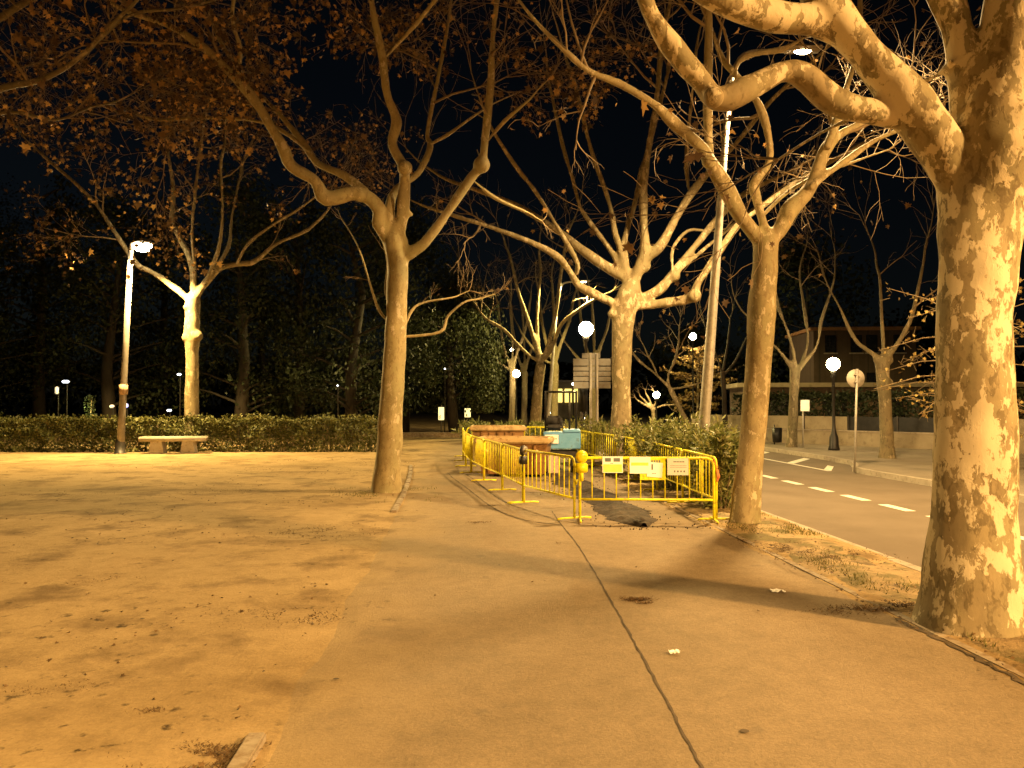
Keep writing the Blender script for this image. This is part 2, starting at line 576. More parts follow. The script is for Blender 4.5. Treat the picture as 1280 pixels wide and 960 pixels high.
def grow(tw, lf, p, d, L, r, lvl, rnd, P):
    """A twig with children; leaves hang from the last orders."""
    n = 5 if lvl < 2 else 4
    pts = [p.copy()]
    q = p.copy()
    dd = d.normalized()
    for i in range(n):
        dd = (dd + rvec(rnd) * P['wig'] + Vector((0, 0, P['up'] if lvl < 2 else P['droop']))).normalized()
        q = q + dd * (L / n)
        pts.append(q.copy())
    rad = [max(0.003, r * (1 - 0.75 * i / n)) for i in range(n + 1)]
    if r > P['rmin']:
        tw.tube(pts, rad, 5 if r > 0.02 else 3, cap=False)
    if lvl >= P['levels']:
        for i in range(1, n + 1):
            if rnd.random() < P['leaf']:
                lp = pts[i] + rvec(rnd) * 0.05
                nn = (rvec(rnd) + Vector((0, -0.25, 0))).normalized()
                add_leaf(lf, lp + Vector((0, 0, -0.07)), nn, Vector((0, 0, -1)) + rvec(rnd) * 0.5, P['lsize'] * rnd.uniform(0.6, 1.25) * (1.8 if rnd.random() < .1 else 1), rnd, P.get('simple', False))
        return
    k = P['kids'][lvl]
    m = max(1, int(L * k + rnd.random()))
    for i in range(m):
        t = rnd.uniform(0.2, 1.0)
        j = min(n - 1, int(t * n))
        bp = pts[j].lerp(pts[j + 1], t * n - j)
        cd_ = ((pts[j + 1] - pts[j]).normalized() + rvec(rnd) * 0.95).normalized()
        grow(tw, lf, bp, cd_, L * rnd.uniform(0.4, 0.65), r * 0.5, lvl + 1, rnd, P)


def plane_tree(label, trunk, limbs, D, bark_m, voxel, seed, P, base=None, knots=(), group=None, leafmat='dead_leaf', wob=0.12, name='plane_tree', cat='tree'):
    """trunk: [(px,py,width_px)], limbs: list of (pts[(px,py)], w0, w1, depth_end, extend_m)."""
    rnd = random.Random(seed)
    s = D / F_PX
    b0 = gr(trunk[0][0], trunk[0][1]) if base is None else Vector(base)
    root = world_thing(name, label, cat, (b0.x, b0.y, 0), group)
    body, br, tw, lf = MB(), MB(), MB(), MB()
    lw = P.get('lw', 1.0)
    tp = [(at(x, y, D), w * s / 2 * (1 + lw) / 2) for x, y, w in trunk]
    tp[0] = (Vector((tp[0][0].x, tp[0][0].y, -0.12)), tp[0][1])
    tp = catmull(tp, 5)
    sides = 20
    body.tube([p for p, r in tp], [r for p, r in tp], sides, wob=wob)
    for kx, ky, kr, dz in knots:
        c = at(kx, ky, D + dz)
        bm = bmesh.new()
        bmesh.ops.create_icosphere(bm, subdivisions=2, radius=kr * s, matrix=Matrix.Translation(c))
        bm.verts.index_update()
        body.add([v.co for v in bm.verts], [[v.index for v in f.verts] for f in bm.faces])
        bm.free()
    if P.get('roots'):
        for k in range(7):
            a = k * 0.9 + rnd.uniform(-.2, .2)
            r0 = tp[0][1]
            c = Vector((b0.x, b0.y, 0))
            dv = Vector((math.cos(a), math.sin(a), 0))
            body.tube([c + dv * r0 * 0.72 + Vector((0, 0, 0.5)), c + dv * r0 * 0.9 + Vector((0, 0, 0.14)), c + dv * r0 * 1.25 + Vector((0, 0, -0.06))], [0.07, 0.12, 0.09], 8)
    for pts, w0, w1, dend, ext, *tf in limbs:
        tf = tf[0] if tf else 1.0
        PL = dict(P, leaf=P['leaf'] * (1 if tf == 1.0 else tf * .6))
        n = len(pts)
        d0 = 0.0
        L = []
        for i, q in enumerate(pts):
            t = i / (n - 1)
            off = dend * (t ** 1.2)
            if len(q) > 2:
                off += q[2]
            jr = (1 + 0.14 * math.sin(i * 2.3 + seed)) * (0.8 if i == 0 else 1)
            L.append((at(q[0], q[1], D + off), (w0 + (w1 - w0) * t) * s / 2 * jr * lw))
        if ext > 0:
            p, r = L[-1]
            dv = (L[-1][0] - L[-2][0]).normalized()
            m = max(2, int(ext / 0.5))
            for i in range(m):
                dv = (dv + rvec(rnd) * 0.22 + Vector((0, 0, 0.1))).normalized()
                p = p + dv * (ext / m)
                L.append((p.copy(), max(0.012, r * (1 - 0.75 * (i + 1) / m))))
        C = catmull(L, 4)
        big = [i for i, (p, r) in enumerate(C) if r > voxel * 1.1]
        cut = (max(big) + 1) if big else 0
        if cut > 2:
            body.tube([p for p, r in C[:cut]], [r for p, r in C[:cut]], 12, wob=wob * 1.6)
        st = max(0, cut - 3)
        if st < len(C) - 1:
            br.tube([p for p, r in C[st:]], [r * (0.98 if i else 0.9) for i, (p, r) in enumerate(C[st:])], 7, cap=False, wob=wob * 1.3)
        # side twigs
        tot = 0.0
        for i in range(len(C) - 1):
            p, r = C[i]
            seg = (C[i + 1][0] - p)
            tot += seg.length
            f = i / len(C)
            if f < P.get('from', 0.3):
                continue
            if rnd.random() < P['dens'] * seg.length * (0.4 + 1.2 * f):
                dv = (seg.normalized() * 0.8 + rvec(rnd) * 0.9 + Vector((0, 0, 0.15))).normalized()
                grow(tw, lf, p, dv, P['len'] * tf * rnd.uniform(0.5, 1.15), min(r * 0.5, P['r0']), 0, rnd, PL)
        for _ in range(P.get('tips', 3)):
            grow(tw, lf, C[-1][0], (C[-1][0] - C[-2][0]).normalized() + rvec(rnd) * 0.6, P['len'] * tf * rnd.uniform(0.6, 1), min(C[-1][1], P['r0']), 0, rnd, PL)
    t = body.build('trunk', bark_m, root, True)
    remesh(t, voxel, P.get('smooth', 6))
    br.add(tw.v, tw.f, 1)
    br.build('crown', [bark_m, M['twig']], root, True)
    if lf.v:
        lf.build('leaves', M[leafmat], root)
    return root


# ------------------------------------------------------------------ ground, path, road
ROAD_Z = -0.126
XK = 5.0      # near kerb, road side face


def sheet(name, pts_rows, mat, smooth=False):
    mb = MB()
    n = len(pts_rows[0])
    vs = [p for row in pts_rows for p in row]
    fs = []
    for i in range(len(pts_rows) - 1):
        for k in range(n - 1):
            fs.append((i * n + k, i * n + k + 1, (i + 1) * n + k + 1, (i + 1) * n + k))
    mb.add(vs, fs)
    return kind(mb.build(name, mat, None, smooth), 'structure')


def left_edge(y):
    t = max(0, y - 13)
    x = -1.05 - 0.0035 * t * t if y < 40 else -3.6
    return x


# ground: one sheet, gently uneven, dropping under the road
xs = [-400, -150, -80, -50] + [-40 + i for i in range(36)] + [-4 + i * 0.25 for i in range(36)] + [4.98, 5.0, 12, 18, 25, 40, 80, 200, 500]
ys = [-60, -30, -15, -8] + [-4 + i * 0.25 for i in range(120)] + [26 + i for i in range(16)] + [45, 55, 70, 100, 160, 300, 700]
rows = []
for y in ys:
    row = []
    for x in xs:
        z = 0.0
        if x >= 5.0:
            z = -0.16
        elif x < 3.4:
            z = 0.02 * noise.noise(Vector((x * 0.7, y * 0.7, 3))) + 0.012 * noise.noise(Vector((x * 2.2, y * 2.2, 9)))
            f = min(1, max(0, (left_edge(y) + 0.35 - x) / 0.7))
            z = (z + 0.012) * f - 0.02 * (1 - f)
        elif x < 4.99:
            z = 0.008
            if 3.7 < x < 4.9:
                z += 0.03 * noise.noise(Vector((x * 2, y * 1.3, 4))) + 0.015
        row.append((x, y, z))
    rows.append(row)
sheet('ground', rows, M['dirt'], True)


# verge strip on top of the ground between path and kerb
rows = []
for i in range(260):
    y = -6 + i * 0.35
    row = []
    for k in range(13):
        x = 3.74 + k * (4.83 - 3.74) / 12
        e = math.sin(math.pi * k / 12)
        z = 0.012 + e * (0.03 + 0.035 * noise.noise(Vector((x * 2.2, y * 1.4, 1))) + 0.02 * noise.noise(Vector((x * 6, y * 5, 1))))
        row.append((x, y, z))
    rows.append(row)
sheet('verge', rows, M['verge'], True)


rows = []
for i in range(230):
    y = -6 + i * 0.2
    xl = left_edge(y) + 0.12 * noise.noise(Vector((0.3, y * 0.9, 5))) + 0.05 * noise.noise(Vector((7, y * 4, 5)))
    row = []
    for k, t in enumerate((-0.02, 0.0, 0.04, 0.1, 0.3, 0.5, 0.7, 0.85, 1.0)):
        x = xl + (3.62 - xl) * t
        row.append((x, y, (-0.05, -0.012, 0.004, 0.012)[min(k, 3)]))
    rows.append(row)
sheet('path', rows, M['path'])

# edging stones along both sides of the path
mb = MB()
y = -5.0
while y < 40:
    mb.box((3.68, y + 0.49, -0.03), (0.09, 0.975, 0.10), 0, 0, None, 0.008)
    y += 0.98
kind(mb.build('path_edging', M['edging'], None), 'structure')
mb = MB()
for y0, y1 in ((3.05, 3.72), (3.74, 4.32), (12.95, 13.8), (13.85, 14.7), (14.75, 15.6), (15.65, 16.5), (16.55, 17.4), (17.5, 18.4), (18.5, 19.4), (19.5, 20.4), (20.5, 21.4), (21.5, 22.4)):
    x0, x1 = left_edge(y0), left_edge(y1)
    mb.box(((x0 + x1) / 2 - 0.03, (y0 + y1) / 2, -0.02), (0.1, y1 - y0, 0.115), math.atan2(-(x1 - x0), y1 - y0), 0, None, 0.01)
kind(mb.build('path_edge_stones', M['edging'], None), 'structure')


# cracks and seams in the path, plus a shadow line drawn as a ribbon
def ribbon(mb, pts, w, z, rnd, jit=0.01, per=10):
    pts = [Vector((p[0], p[1], 0)) for p in pts]
    C = [p for p, r in catmull([(p, 0) for p in pts], per)]
    vs, fs = [], []
    for i, p in enumerate(C):
        t = (C[min(i + 1, len(C) - 1)] - C[max(i - 1, 0)]).normalized()
        nn = Vector((-t.y, t.x, 0))
        ww = w * rnd.uniform(0.35, 1.3) / 2
        j = nn * rnd.uniform(-jit, jit)
        vs += [(p + j - nn * ww) + Vector((0, 0, z)), (p + j + nn * ww) + Vector((0, 0, z))]
    for i in range(len(C) - 1):
        fs.append((2 * i, 2 * i + 1, 2 * i + 3, 2 * i + 2))
    mb.add(vs, fs)


rnd = random.Random(3)
mb = MB()
G = lambda *q: [tuple(gr(x, y)[:2]) for x, y in q]
ribbon(mb, G((890, 985), (862, 935), (826, 865), (790, 800), (765, 755), (742, 715), (720, 680), (700, 655), (690, 640)), 0.016, 0.0165, rnd, 0.005, 12)
ribbon(mb, G((700, 657), (660, 652), (628, 642), (605, 628), (585, 612), (566, 598), (560, 592)), 0.026, 0.0168, rnd)
ribbon(mb, G((633, 630), (610, 615), (595, 602), (583, 594)), 0.035, 0.0171, rnd)
ribbon(mb, G((500, 618), (560, 617), (640, 616), (700, 618)), 0.03, 0.0174, rnd)  # thin shadow across the path, painted as a dark ribbon
ribbon(mb, G((720, 657), (790, 660), (850, 660), (880, 662)), 0.02, 0.0177, rnd)
ribbon(mb, G((1120, 775), (1160, 795), (1220, 825), (1290, 862)), 0.05, 0.018, rnd, 0.02)
kind(mb.build('path_crack_and_shadow', M['crack'], None), 'structure')

# dark stains, small and ragged, that stay with the asphalt
mb = MB()
for px, py, sx, sy in ((931, 918, 0.028, 0.022), (178, 776, 0.02, 0.015), (420, 852, 0.02, 0.014)):
    c = gr(px, py)
    vs = []
    for k in range(16):
        a = k / 16 * 2 * math.pi
        q = 1 + 0.45 * noise.noise(Vector((math.cos(a) * 1.5, math.sin(a) * 1.5, px)))
        vs.append((c.x + math.cos(a) * sx * q, c.y + math.sin(a) * sy * q, 0.0195))
    mb.add(vs, [tuple(range(16))])
kind(mb.build('path_stain', M['crack'], None), 'structure')

# road sheet, kerbs, markings, far pavement
sheet('road', [[(5.0, y, ROAD_Z), (13.2, y, ROAD_Z)] for y in (-60, 0, 20, 45, 80, 150, 300)], M['road'])
mb = MB()
y = -6.0
while y < 60:
    mb.box((4.92, y + 0.49, -0.055), (0.16, 0.972, 0.14), 0, 0, None, 0.012)
    y += 0.98
kind(mb.build('near_kerb', M['kerb'], None), 'structure')

P_near = gr(1172, 600, ROAD_Z)
nose = gr(1046, 585, ROAD_Z)
XF = 10.75
kp = [(XF + 0.1, -40), (XF + 0.05, 10), (XF, 20.2), (XF + 0.15, 21.2), (XF + 0.6, 22.0), (XF + 1.25, 23.5), (XF + 1.4, 26), (XF + 1.4, 120)]
mb = MB()
for (xa, ya), (xb, yb) in zip(kp, kp[1:]):
    mb.prism([(xa, ya), (xa + 0.16, ya), (xb + 0.16, yb), (xb, yb)], -0.2, 0.012)
kind(mb.build('far_kerb', M['kerb'], None), 'structure')
mb = MB()
poly = [(x + 0.158, y) for x, y in kp] + [(60, 120), (60, -40)]
mb.prism(poly, -0.2, 0.004)
kind(mb.build('far_pavement', M['pave'], None), 'structure')

mb = MB()
zz = ROAD_Z + 0.004


def mark(q):
    mb.add([(p[0], p[1], zz) for p in q], [(0, 1, 2, 3)])


yd = 13.42
dashes = []
for k in range(-3, 12):
    a = 13.42 + k * 1.5
    mark([(7.86, a), (8.06, a), (8.06, a + 0.92), (7.86, a + 0.92)])
# edge line and hatched gore before the island
mark([(10.28, 21.4), (10.4, 21.4), (10.62, 60), (10.5, 60)])
mark([(10.42, 21.45), (11.2, 22.9), (11.2, 23.3), (10.42, 21.9)])
mark([(10.45, 24.0), (11.9, 26.0), (11.9, 26.5), (10.45, 24.5)])
mark([(10.45, 27.4), (11.9, 29.5), (11.9, 30.1), (10.45, 28.0)])
kind(mb.build('road_markings', M['paint'], None), 'structure')

# dug trench: dark soil heaped along a slot in the path
mb = MB()
n, mrow = 90, 12
vs, fs = [], []
for i in range(n):
    y = 11.1 + i * 0.12
    for k in range(mrow):
        t = k / (mrow - 1)
        xc = 2.65 + 0.18 * noise.noise(Vector((0, y * 0.5, 2))) - 0.02 * (y - 11)
        hw = 0.38 + 0.2 * noise.noise(Vector((3, y * 0.9, 2))) + 0.14 * noise.noise(Vector((k // 6 * 5, y * 4.5, 2)))
        hw *= min(1, (i + 1) / 7)
        x = xc + (t - 0.5) * 2 * hw + 0.05 * min(1, i / 9) * noise.noise(Vector((t * 9, y * 7, 1)))
        e = math.sin(math.pi * t)
        z = 0.014 + e * (0.03 + 0.06 * (noise.noise(Vector((x * 5, y * 5, 8))) * 0.5 + 0.5) + 0.035 * noise.noise(Vector((x * 16, y * 16, 8))))
        vs.append((x, y, z if 0 < k < mrow - 1 else 0.013))
for i in range(n - 1):
    for k in range(mrow - 1):
        fs.append((i * mrow + k, i * mrow + k + 1, (i + 1) * mrow + k + 1, (i + 1) * mrow + k))
mb.add(vs, fs)
rnd = random.Random(5)
for i in range(420):
    y = 10.9 + rnd.random() ** 1.3 * 9
    x = 2.65 - 0.02 * (y - 11) + rnd.gauss(0, 0.33)
    s_ = rnd.uniform(0.005, 0.018)
    mb.box((x, y, 0.016 + s_ * 0.3), (s_, s_ * rnd.uniform(.7, 1.4), s_ * .8), rnd.random() * 3, 0, Matrix.Rotation(rnd.random() * 3, 4, rvec(rnd)))
o = mb.build('loose_soil', M['soil'], None, False)
kind(o, 'stuff', 'dark broken soil heaped along the trench behind the front yellow barrier', 'soil')

# fallen leaves and debris on dirt, path edges and verge
rnd = random.Random(11)
lf = MB()
for i in range(3700):
    if i < 2500:
        x, y = -1.2 - abs(rnd.gauss(0, 4.5)), rnd.uniform(2.5, 26)
        cl = noise.noise(Vector((x * 0.5, y * 0.5, 17)))
        if cl < 0.12 and rnd.random() < 0.9:
            continue
        z = 0.022
    elif i < 3500:
        x, y = 3.6 + rnd.random() ** 1.5 * 1.2 - 0.1, rnd.uniform(3, 20)
        z = 0.05
    else:
        x, y = rnd.uniform(-1, 3.6), rnd.uniform(3, 26)
        if rnd.random() < 0.75:
            continue
        z = 0.022
    nn = (Vector((0, 0, 1)) + rvec(rnd) * 0.45).normalized()
    add_leaf(lf, Vector((x, y, z)), nn, rvec(rnd), rnd.uniform(0.014, 0.045), rnd)
o = lf.build('fallen_leaves', M['litter_leaf'], None)
kind(o, 'stuff', 'dry brown leaves scattered over the dirt and path edges', 'leaves')

# rough short grass on the verge and round the left plane tree
gb = MB()
rnd = random.Random(12)
for i in range(9000):
    y = rnd.uniform(5, 14) if i < 7500 else rnd.uniform(14, 16.5)
    if i < 7500:
        x = rnd.uniform(3.78, 4.84)
        if noise.noise(Vector((x * 1.1, y * 0.8, 31))) < 0.06 + 0.25 * rnd.random():
            continue
    else:
        x = -1.5 + rnd.gauss(0, 0.45)
        if noise.noise(Vector((x * 1.4, y * 1.2, 31))) < 0.1:
            continue
    h = rnd.uniform(0.015, 0.05)
    a = rnd.random() * 6.28
    p = Vector((x, y, 0.03))
    w = Vector((math.cos(a), math.sin(a), 0)) * 0.006
    tip = p + Vector((rnd.uniform(-.03, .03), rnd.uniform(-.03, .03), h))
    gb.add([p - w, p + w, tip], [(0, 1, 2)])
o = gb.build('grass', M['grass'], None)
kind(o, 'stuff', 'sparse short grass on the dirt verge beside the kerb', 'grass')

# dry weed tufts and trampled turf patches on the dirt
gb = MB()
rnd = random.Random(14)
for px, py, rx, ry, n in ((255, 948, .32, .16, 900), (335, 775, .55, .35, 700), (150, 727, .4, .16, 300), (395, 668, .7, .6, 900), (60, 865, .35, .16, 300), (310, 615, 1.0, .5, 500), (120, 620, 1.6, .5, 600), (190, 890, .1, .05, 120), (25, 620, 1.2, .3, 300), (330, 580, 1.5, .5, 300), (795, 752, .13, .07, 260), (808, 757, .16, .03, 60), (690, 681, .1, .05, 60), (600, 655, .2, .1, 60), (1105, 765, .5, .16, 900), (985, 690, .35, .4, 500), (1060, 700, .4, .3, 700)):
    c = gr(px, py)
    for i in range(n * 2):
        x, y = c.x + rnd.gauss(0, rx * .55), c.y + rnd.gauss(0, ry * .55)
        if noise.noise(Vector((x * 4, y * 4, 77))) < -.05 or (px < 590 and x > left_edge(y) + .1):
            continue
        h = rnd.uniform(0.004, 0.018)
        a = rnd.random() * 6.28
        p = Vector((x, y, (0.019 if px > 590 else 0.004) + (.03 if x > 3.72 else 0) + max(0, .02 * noise.noise(Vector((x * 0.7, y * 0.7, 3))))))
        w = Vector((math.cos(a), math.sin(a), 0)) * rnd.uniform(.002, .008)
        gb.add([p - w, p + w, p + Vector((rnd.uniform(-.03, .03), rnd.uniform(-.03, .03), h))], [(0, 1, 2)])
o = gb.build('dry_weeds', M['litter_leaf'], None)
kind(o, 'stuff', 'dark trampled dry weeds in patches on the open dirt', 'weeds')

# litter
for px, py, sz, lab in ((972, 742, 0.09, 'crumpled white paper scrap lying on the path near the big mottled trunk'),
                        (843, 820, 0.045, 'tiny white paper scrap lying in the middle of the path beside the crack')):
    c = gr(px, py)
    sz *= .7
    mb = MB()
    rr = random.Random(px)
    g_ = 6
    vs = [(c.x + (i / g_ - .5) * sz * 2 + rr.uniform(-.01, .01), c.y + (k / g_ - .5) * sz * 1.3 + rr.uniform(-.01, .01), 0.02 + rr.random() * 0.025) for k in range(g_ + 1) for i in range(g_ + 1)]
    fs = [(k * (g_ + 1) + i, k * (g_ + 1) + i + 1, (k + 1) * (g_ + 1) + i + 1, (k + 1) * (g_ + 1) + i) for k in range(g_) for i in range(g_)]
    mb.add(vs, fs)
    tag(mb.build('paper_scrap', M['sheet'], None, False), lab, 'litter')

# ------------------------------------------------------------------ the plane trees
NEAR = dict(dens=1.0, len=2.2, r0=0.03, kids=(2.6, 3.8, 4.6), levels=3, leaf=0.2, lsize=0.1, wig=0.28, up=0.05, droop=-0.12, rmin=0.0025, tips=3)
NEAR['from'] = 0.35

P1 = dict(NEAR, smooth=26, dens=0.9, leaf=0.07, tips=4, lw=0.92)
P1['from'] = 0.55
plane_tree('massive plane tree with large cream and brown bark flakes on the verge', [
    (1213, 800, 156), (1213, 784, 138), (1213, 762, 124), (1214, 720, 112), (1216, 640, 100), (1219, 520, 95), (1219, 400, 91), (1223, 310, 93), (1229, 245, 108), (1238, 190, 116), (1250, 130, 98), (1264, 70, 88), (1276, 0, 82), (1290, -90, 74), (1284, -160, 66)],
    [
        ([(1231, 320), (1216, 258), (1188, 200), (1136, 130), (1082, 66), (1038, 12), (1005, -40), (965, -110)], 72, 40, -0.12, 3.0),
        ([(1064, 45), (1020, 28), (965, 20), (910, 4), (850, -30), (780, -80)], 48, 30, -0.6, 2.5),
        ([(1150, 150), (1101, 142), (1046, 128), (1005, 95), (977, 90), (930, 114), (895, 124), (876, 102), (842, 62), (815, 20), (800, -20), (770, -80)], 40, 25, -0.7, 2.2),
        ([(1236, 230), (1218, 175), (1210, 120), (1206, 77), (1196, 34), (1180, -5), (1145, -60), (1125, -130)], 52, 34, 0.3, 2.8),
        ([(1288, -80), (1284, -160), (1262, -240), (1290, -330)], 74, 48, 0.3, 3.0),
        ([(1265, 120), (1320, 40), (1390, -40), (1480, -120)], 60, 36, 0.8, 2.6),
        ([(1190, 75), (1170, 95), (1130, 110), (1090, 135)], 12, 7, 0.9, 1.2),
    ], 6.28, M['bark_big'], 0.02, 21, P1, base=(4.09, 6.28, 0), wob=0.13, knots=((892, 122, 14, -.5),))

P2 = dict(NEAR, dens=1.5, leaf=0.03, len=1.9)
plane_tree('smooth grey brown plane tree at the end of the front yellow barrier', [
    (931, 658, 46), (932, 640, 38), (936, 590, 33), (944, 510, 31), (948, 450, 32), (952, 395, 37), (953, 375, 33), (957, 330, 29), (958, 303, 32), (958, 292, 20), (958, 284, 10)],
    [
        ([(955, 306), (926, 271), (909, 237), (888, 203), (874, 182), (840, 151), (817, 130), (775, 105), (735, 88)], 24, 7, -1.2, 1.5),
        ([(888, 205), (885, 160), (885, 110), (886, 50), (885, -10), (882, -90)], 14, 9, -0.4, 2.0),
        ([(959, 296), (947, 254), (943, 230), (960, 206), (962, 179), (953, 141), (940, 117), (919, 93), (902, 72), (891, 41), (870, -10)], 14, 7, 0.5, 1.5),
        ([(921, 97), (920, 84), (930, 72), (950, 66), (976, 62)], 7, 9, 0.3, 0.4),
        ([(961, 302), (977, 285), (988, 261), (1012, 237), (1024, 208), (1034, 184), (1050, 168), (1074, 156)], 24, 11, 0.4, 0.8),
        ([(1012, 236), (1035, 217), (1060, 199), (1085, 181), (1110, 168), (1160, 150)], 11, 6, 0.8, 1.5),
        ([(1033, 186), (1040, 168), (1048, 145), (1057, 113), (1067, 80), (1075, 30)], 13, 7, 0.9, 1.6),
        ([(955, 268), (985, 240), (1030, 215), (1060, 205)], 6, 4, 1.2, 1.0),
    ], 11.6, M['bark_tan'], 0.03, 22, P2, base=(4.26, 11.6, 0), knots=((985, 268, 9, 0), (952, 383, 18, 0.02), (886, 202, 9, -0.5)))

P3 = dict(NEAR, lw=0.88, dens=0.55, leaf=0.003, len=2.4, r0=0.035, rmin=0.0035, lsize=0.12)
P3['from'] = 0.55
plane_tree('spreading plane tree with broken stub, growing behind the oleander bushes', [
    (775, 590, 36), (776, 560, 31), (777, 500, 25), (777, 450, 25), (779, 400, 30), (786, 370, 32), (790, 354, 22), (791, 345, 10)],
    [
        ([(785, 388), (750, 371), (725, 358), (714, 342), (697, 321), (662, 302), (619, 286), (585, 275)], 15, 6, -1.2, 1.5),
        ([(719, 345), (722, 330), (709, 305), (691, 274), (669, 239), (647, 211), (620, 170)], 9, 5, -2.0, 1.5),
        ([(790, 352), (766, 339), (734, 317), (694, 286), (647, 258), (600, 239), (560, 225)], 17, 6, 1.0, 1.5),
        ([(780, 345), (765, 315), (741, 283), (725, 258), (716, 224), (703, 180), (690, 120)], 9, 5, 0.6, 1.8),
        ([(784, 345), (775, 310), (769, 292), (762, 255), (747, 211), (737, 180), (720, 110)], 10, 6, -0.6, 2.0),
        ([(786, 345), (781, 320), (781, 299), (794, 252), (803, 211), (812, 180), (835, 90)], 11, 7, 1.2, 2.0),
        ([(790, 362), (797, 338), (806, 317), (805, 283), (804, 250), (806, 215), (820, 130), (826, 60)], 18, 8, -0.5, 2.0),
        ([(798, 336), (810, 320), (825, 308), (844, 274), (866, 239), (884, 217), (919, 180), (960, 130)], 17, 7, -1.0, 2.0),
        ([(862, 242), (858, 211), (859, 180), (865, 120), (868, 90)], 8, 5, 0, 1.5),
        ([(793, 376), (822, 364), (844, 339), (866, 311), (903, 267), (931, 242), (985, 215)], 17, 7, 0.7, 1.8),
        ([(841, 340), (841, 311), (859, 289), (878, 288)], 6, 4, 0.4, 0.8),
        ([(845, 342), (870, 320), (900, 295), (940, 262)], 8, 5, 1.4, 1.6),
        ([(792, 384), (834, 378), (866, 371), (872, 355), (891, 327), (919, 286), (941, 267), (1000, 224), (1060, 190)], 15, 7, -1.3, 1.8),
    ], 20.4, M['bark_mid'], 0.045, 23, P3, base=tuple(gr(775, 590)), knots=((868, 370, 9, -0.4), (804, 332, 10, 0), (843, 345, 8, 0.1), (765, 392, 6, -.1)))

P4 = dict(NEAR, lw=0.82, dens=1.6, leaf=0.6, len=2.5, r0=0.032, lsize=0.095, kids=(3.0, 4.2, 5.0))
P4['from'] = 0.3
plane_tree('slender plane tree standing alone at the dirt edge of the path', [
    (482, 622, 46), (483, 605, 40), (486, 560, 35), (491, 480, 32), (495, 400, 29), (497, 330, 29), (495, 303, 34), (495, 290, 25), (496, 278, 12)],
    [
        ([(486, 302), (477, 280), (473, 259), (448, 241), (408, 248), (394, 226), (365, 208), (355, 187), (340, 162), (319, 126), (297, 101), (272, 75), (247, 54), (211, 32), (160, 15)], 26, 8, -1.8, 2.5),
        ([(474, 262), (455, 240), (430, 219), (398, 205), (380, 180), (347, 140), (311, 104), (280, 60)], 17, 6, 0.8, 2.0),
        ([(387, 190), (355, 165), (319, 151), (254, 147), (200, 150)], 9, 5, 1.0, 1.5),
        ([(500, 298), (505, 252), (505, 212), (490, 180), (496, 151), (484, 119), (478, 72), (469, 29), (462, -10), (450, -90)], 19, 9, -0.8, 2.2),
        ([(490, 290), (487, 262), (495, 237), (523, 216), (538, 183), (534, 169), (541, 129), (549, 90), (560, 30)], 15, 6, 0.9, 2.0),
        ([(500, 325), (513, 316), (531, 303), (559, 266), (588, 223), (602, 205), (606, 176), (613, 108), (617, 36), (626, -30)], 20, 8, -0.6, 2.4, 0.28),
        ([(592, 226), (620, 248), (660, 266)], 7, 4, 0.6, 0.4, 0.22),
        ([(606, 180), (631, 151), (660, 126)], 7, 4, -0.6, 0.6, 0.3),
        ([(538, 180), (560, 168), (585, 150)], 6, 4, 0.4, 1.4),
        ([(297, 101), (300, 60), (290, 20), (300, -40)], 9, 5, -1.5, 1.8),
        ([(478, 75), (520, 30), (560, -20), (600, -60)], 8, 5, -1.6, 1.8),
        ([(488, 404), (474, 388), (464, 360), (452, 320)], 5, 3, 0.4, 1.0, 0.3),
        ([(490, 390), (482, 365), (484, 330), (478, 300)], 4, 2.5, 0.5, 0.6, 0.25),
        ([(505, 410), (515, 388), (530, 378), (565, 372)], 5, 3, 0.5, 0.4, 0.25),
        ([(504, 421), (550, 415), (560, 395), (580, 378), (597, 374)], 5, 3, 0.3, 0.4, 0.25),
    ], 15.7, M['bark_pale'], 0.034, 24, P4, base=(-1.46, 15.7, 0), knots=((602, 206, 11, -0.3), (506, 210, 10, -0.3), (450, 244, 9, -0.3), (513, 268, 4, 0)))

P5 = dict(NEAR, dens=1.1, leaf=0.3, len=2.4, rmin=0.004, lsize=0.13)
plane_tree('knobbly plane tree rising out of the hedge behind the stone bench', [
    (238, 590, 22), (239, 560, 18), (240, 480, 16), (240, 440, 16), (240, 418, 20), (241, 395, 18), (241, 374, 17), (241, 366, 8)],
    [
        ([(240, 378), (215, 357), (190, 340), (172, 331), (150, 300), (122, 258), (95, 230), (60, 200)], 9, 4, -0.8, 1.8),
        ([(241, 372), (240, 330), (224, 297), (215, 275), (217, 240), (210, 190)], 9, 5, 0.6, 2.0),
        ([(242, 370), (243, 330), (240, 290), (244, 240), (250, 190)], 6, 4, -0.5, 2.0),
        ([(243, 374), (258, 352), (275, 336), (296, 330), (318, 327), (345, 305), (380, 290)], 10, 5, 0.5, 2.0),
        ([(262, 345), (285, 310), (290, 270), (300, 220)], 6, 4, 1.0, 2.0),
        ([(255, 355), (272, 315), (278, 270), (276, 210)], 6, 4, -1.0, 2.0),
        ([(296, 330), (310, 305), (335, 285), (372, 262)], 5, 3, -0.4, 1.6),
    ], 29.0, M['bark_mid'], 0.05, 25, P5, base=tuple(gr(239, 562)), knots=((234, 422, 7, -0.1), (247, 420, 7, -0.1), (233, 384, 4, -0.2)))

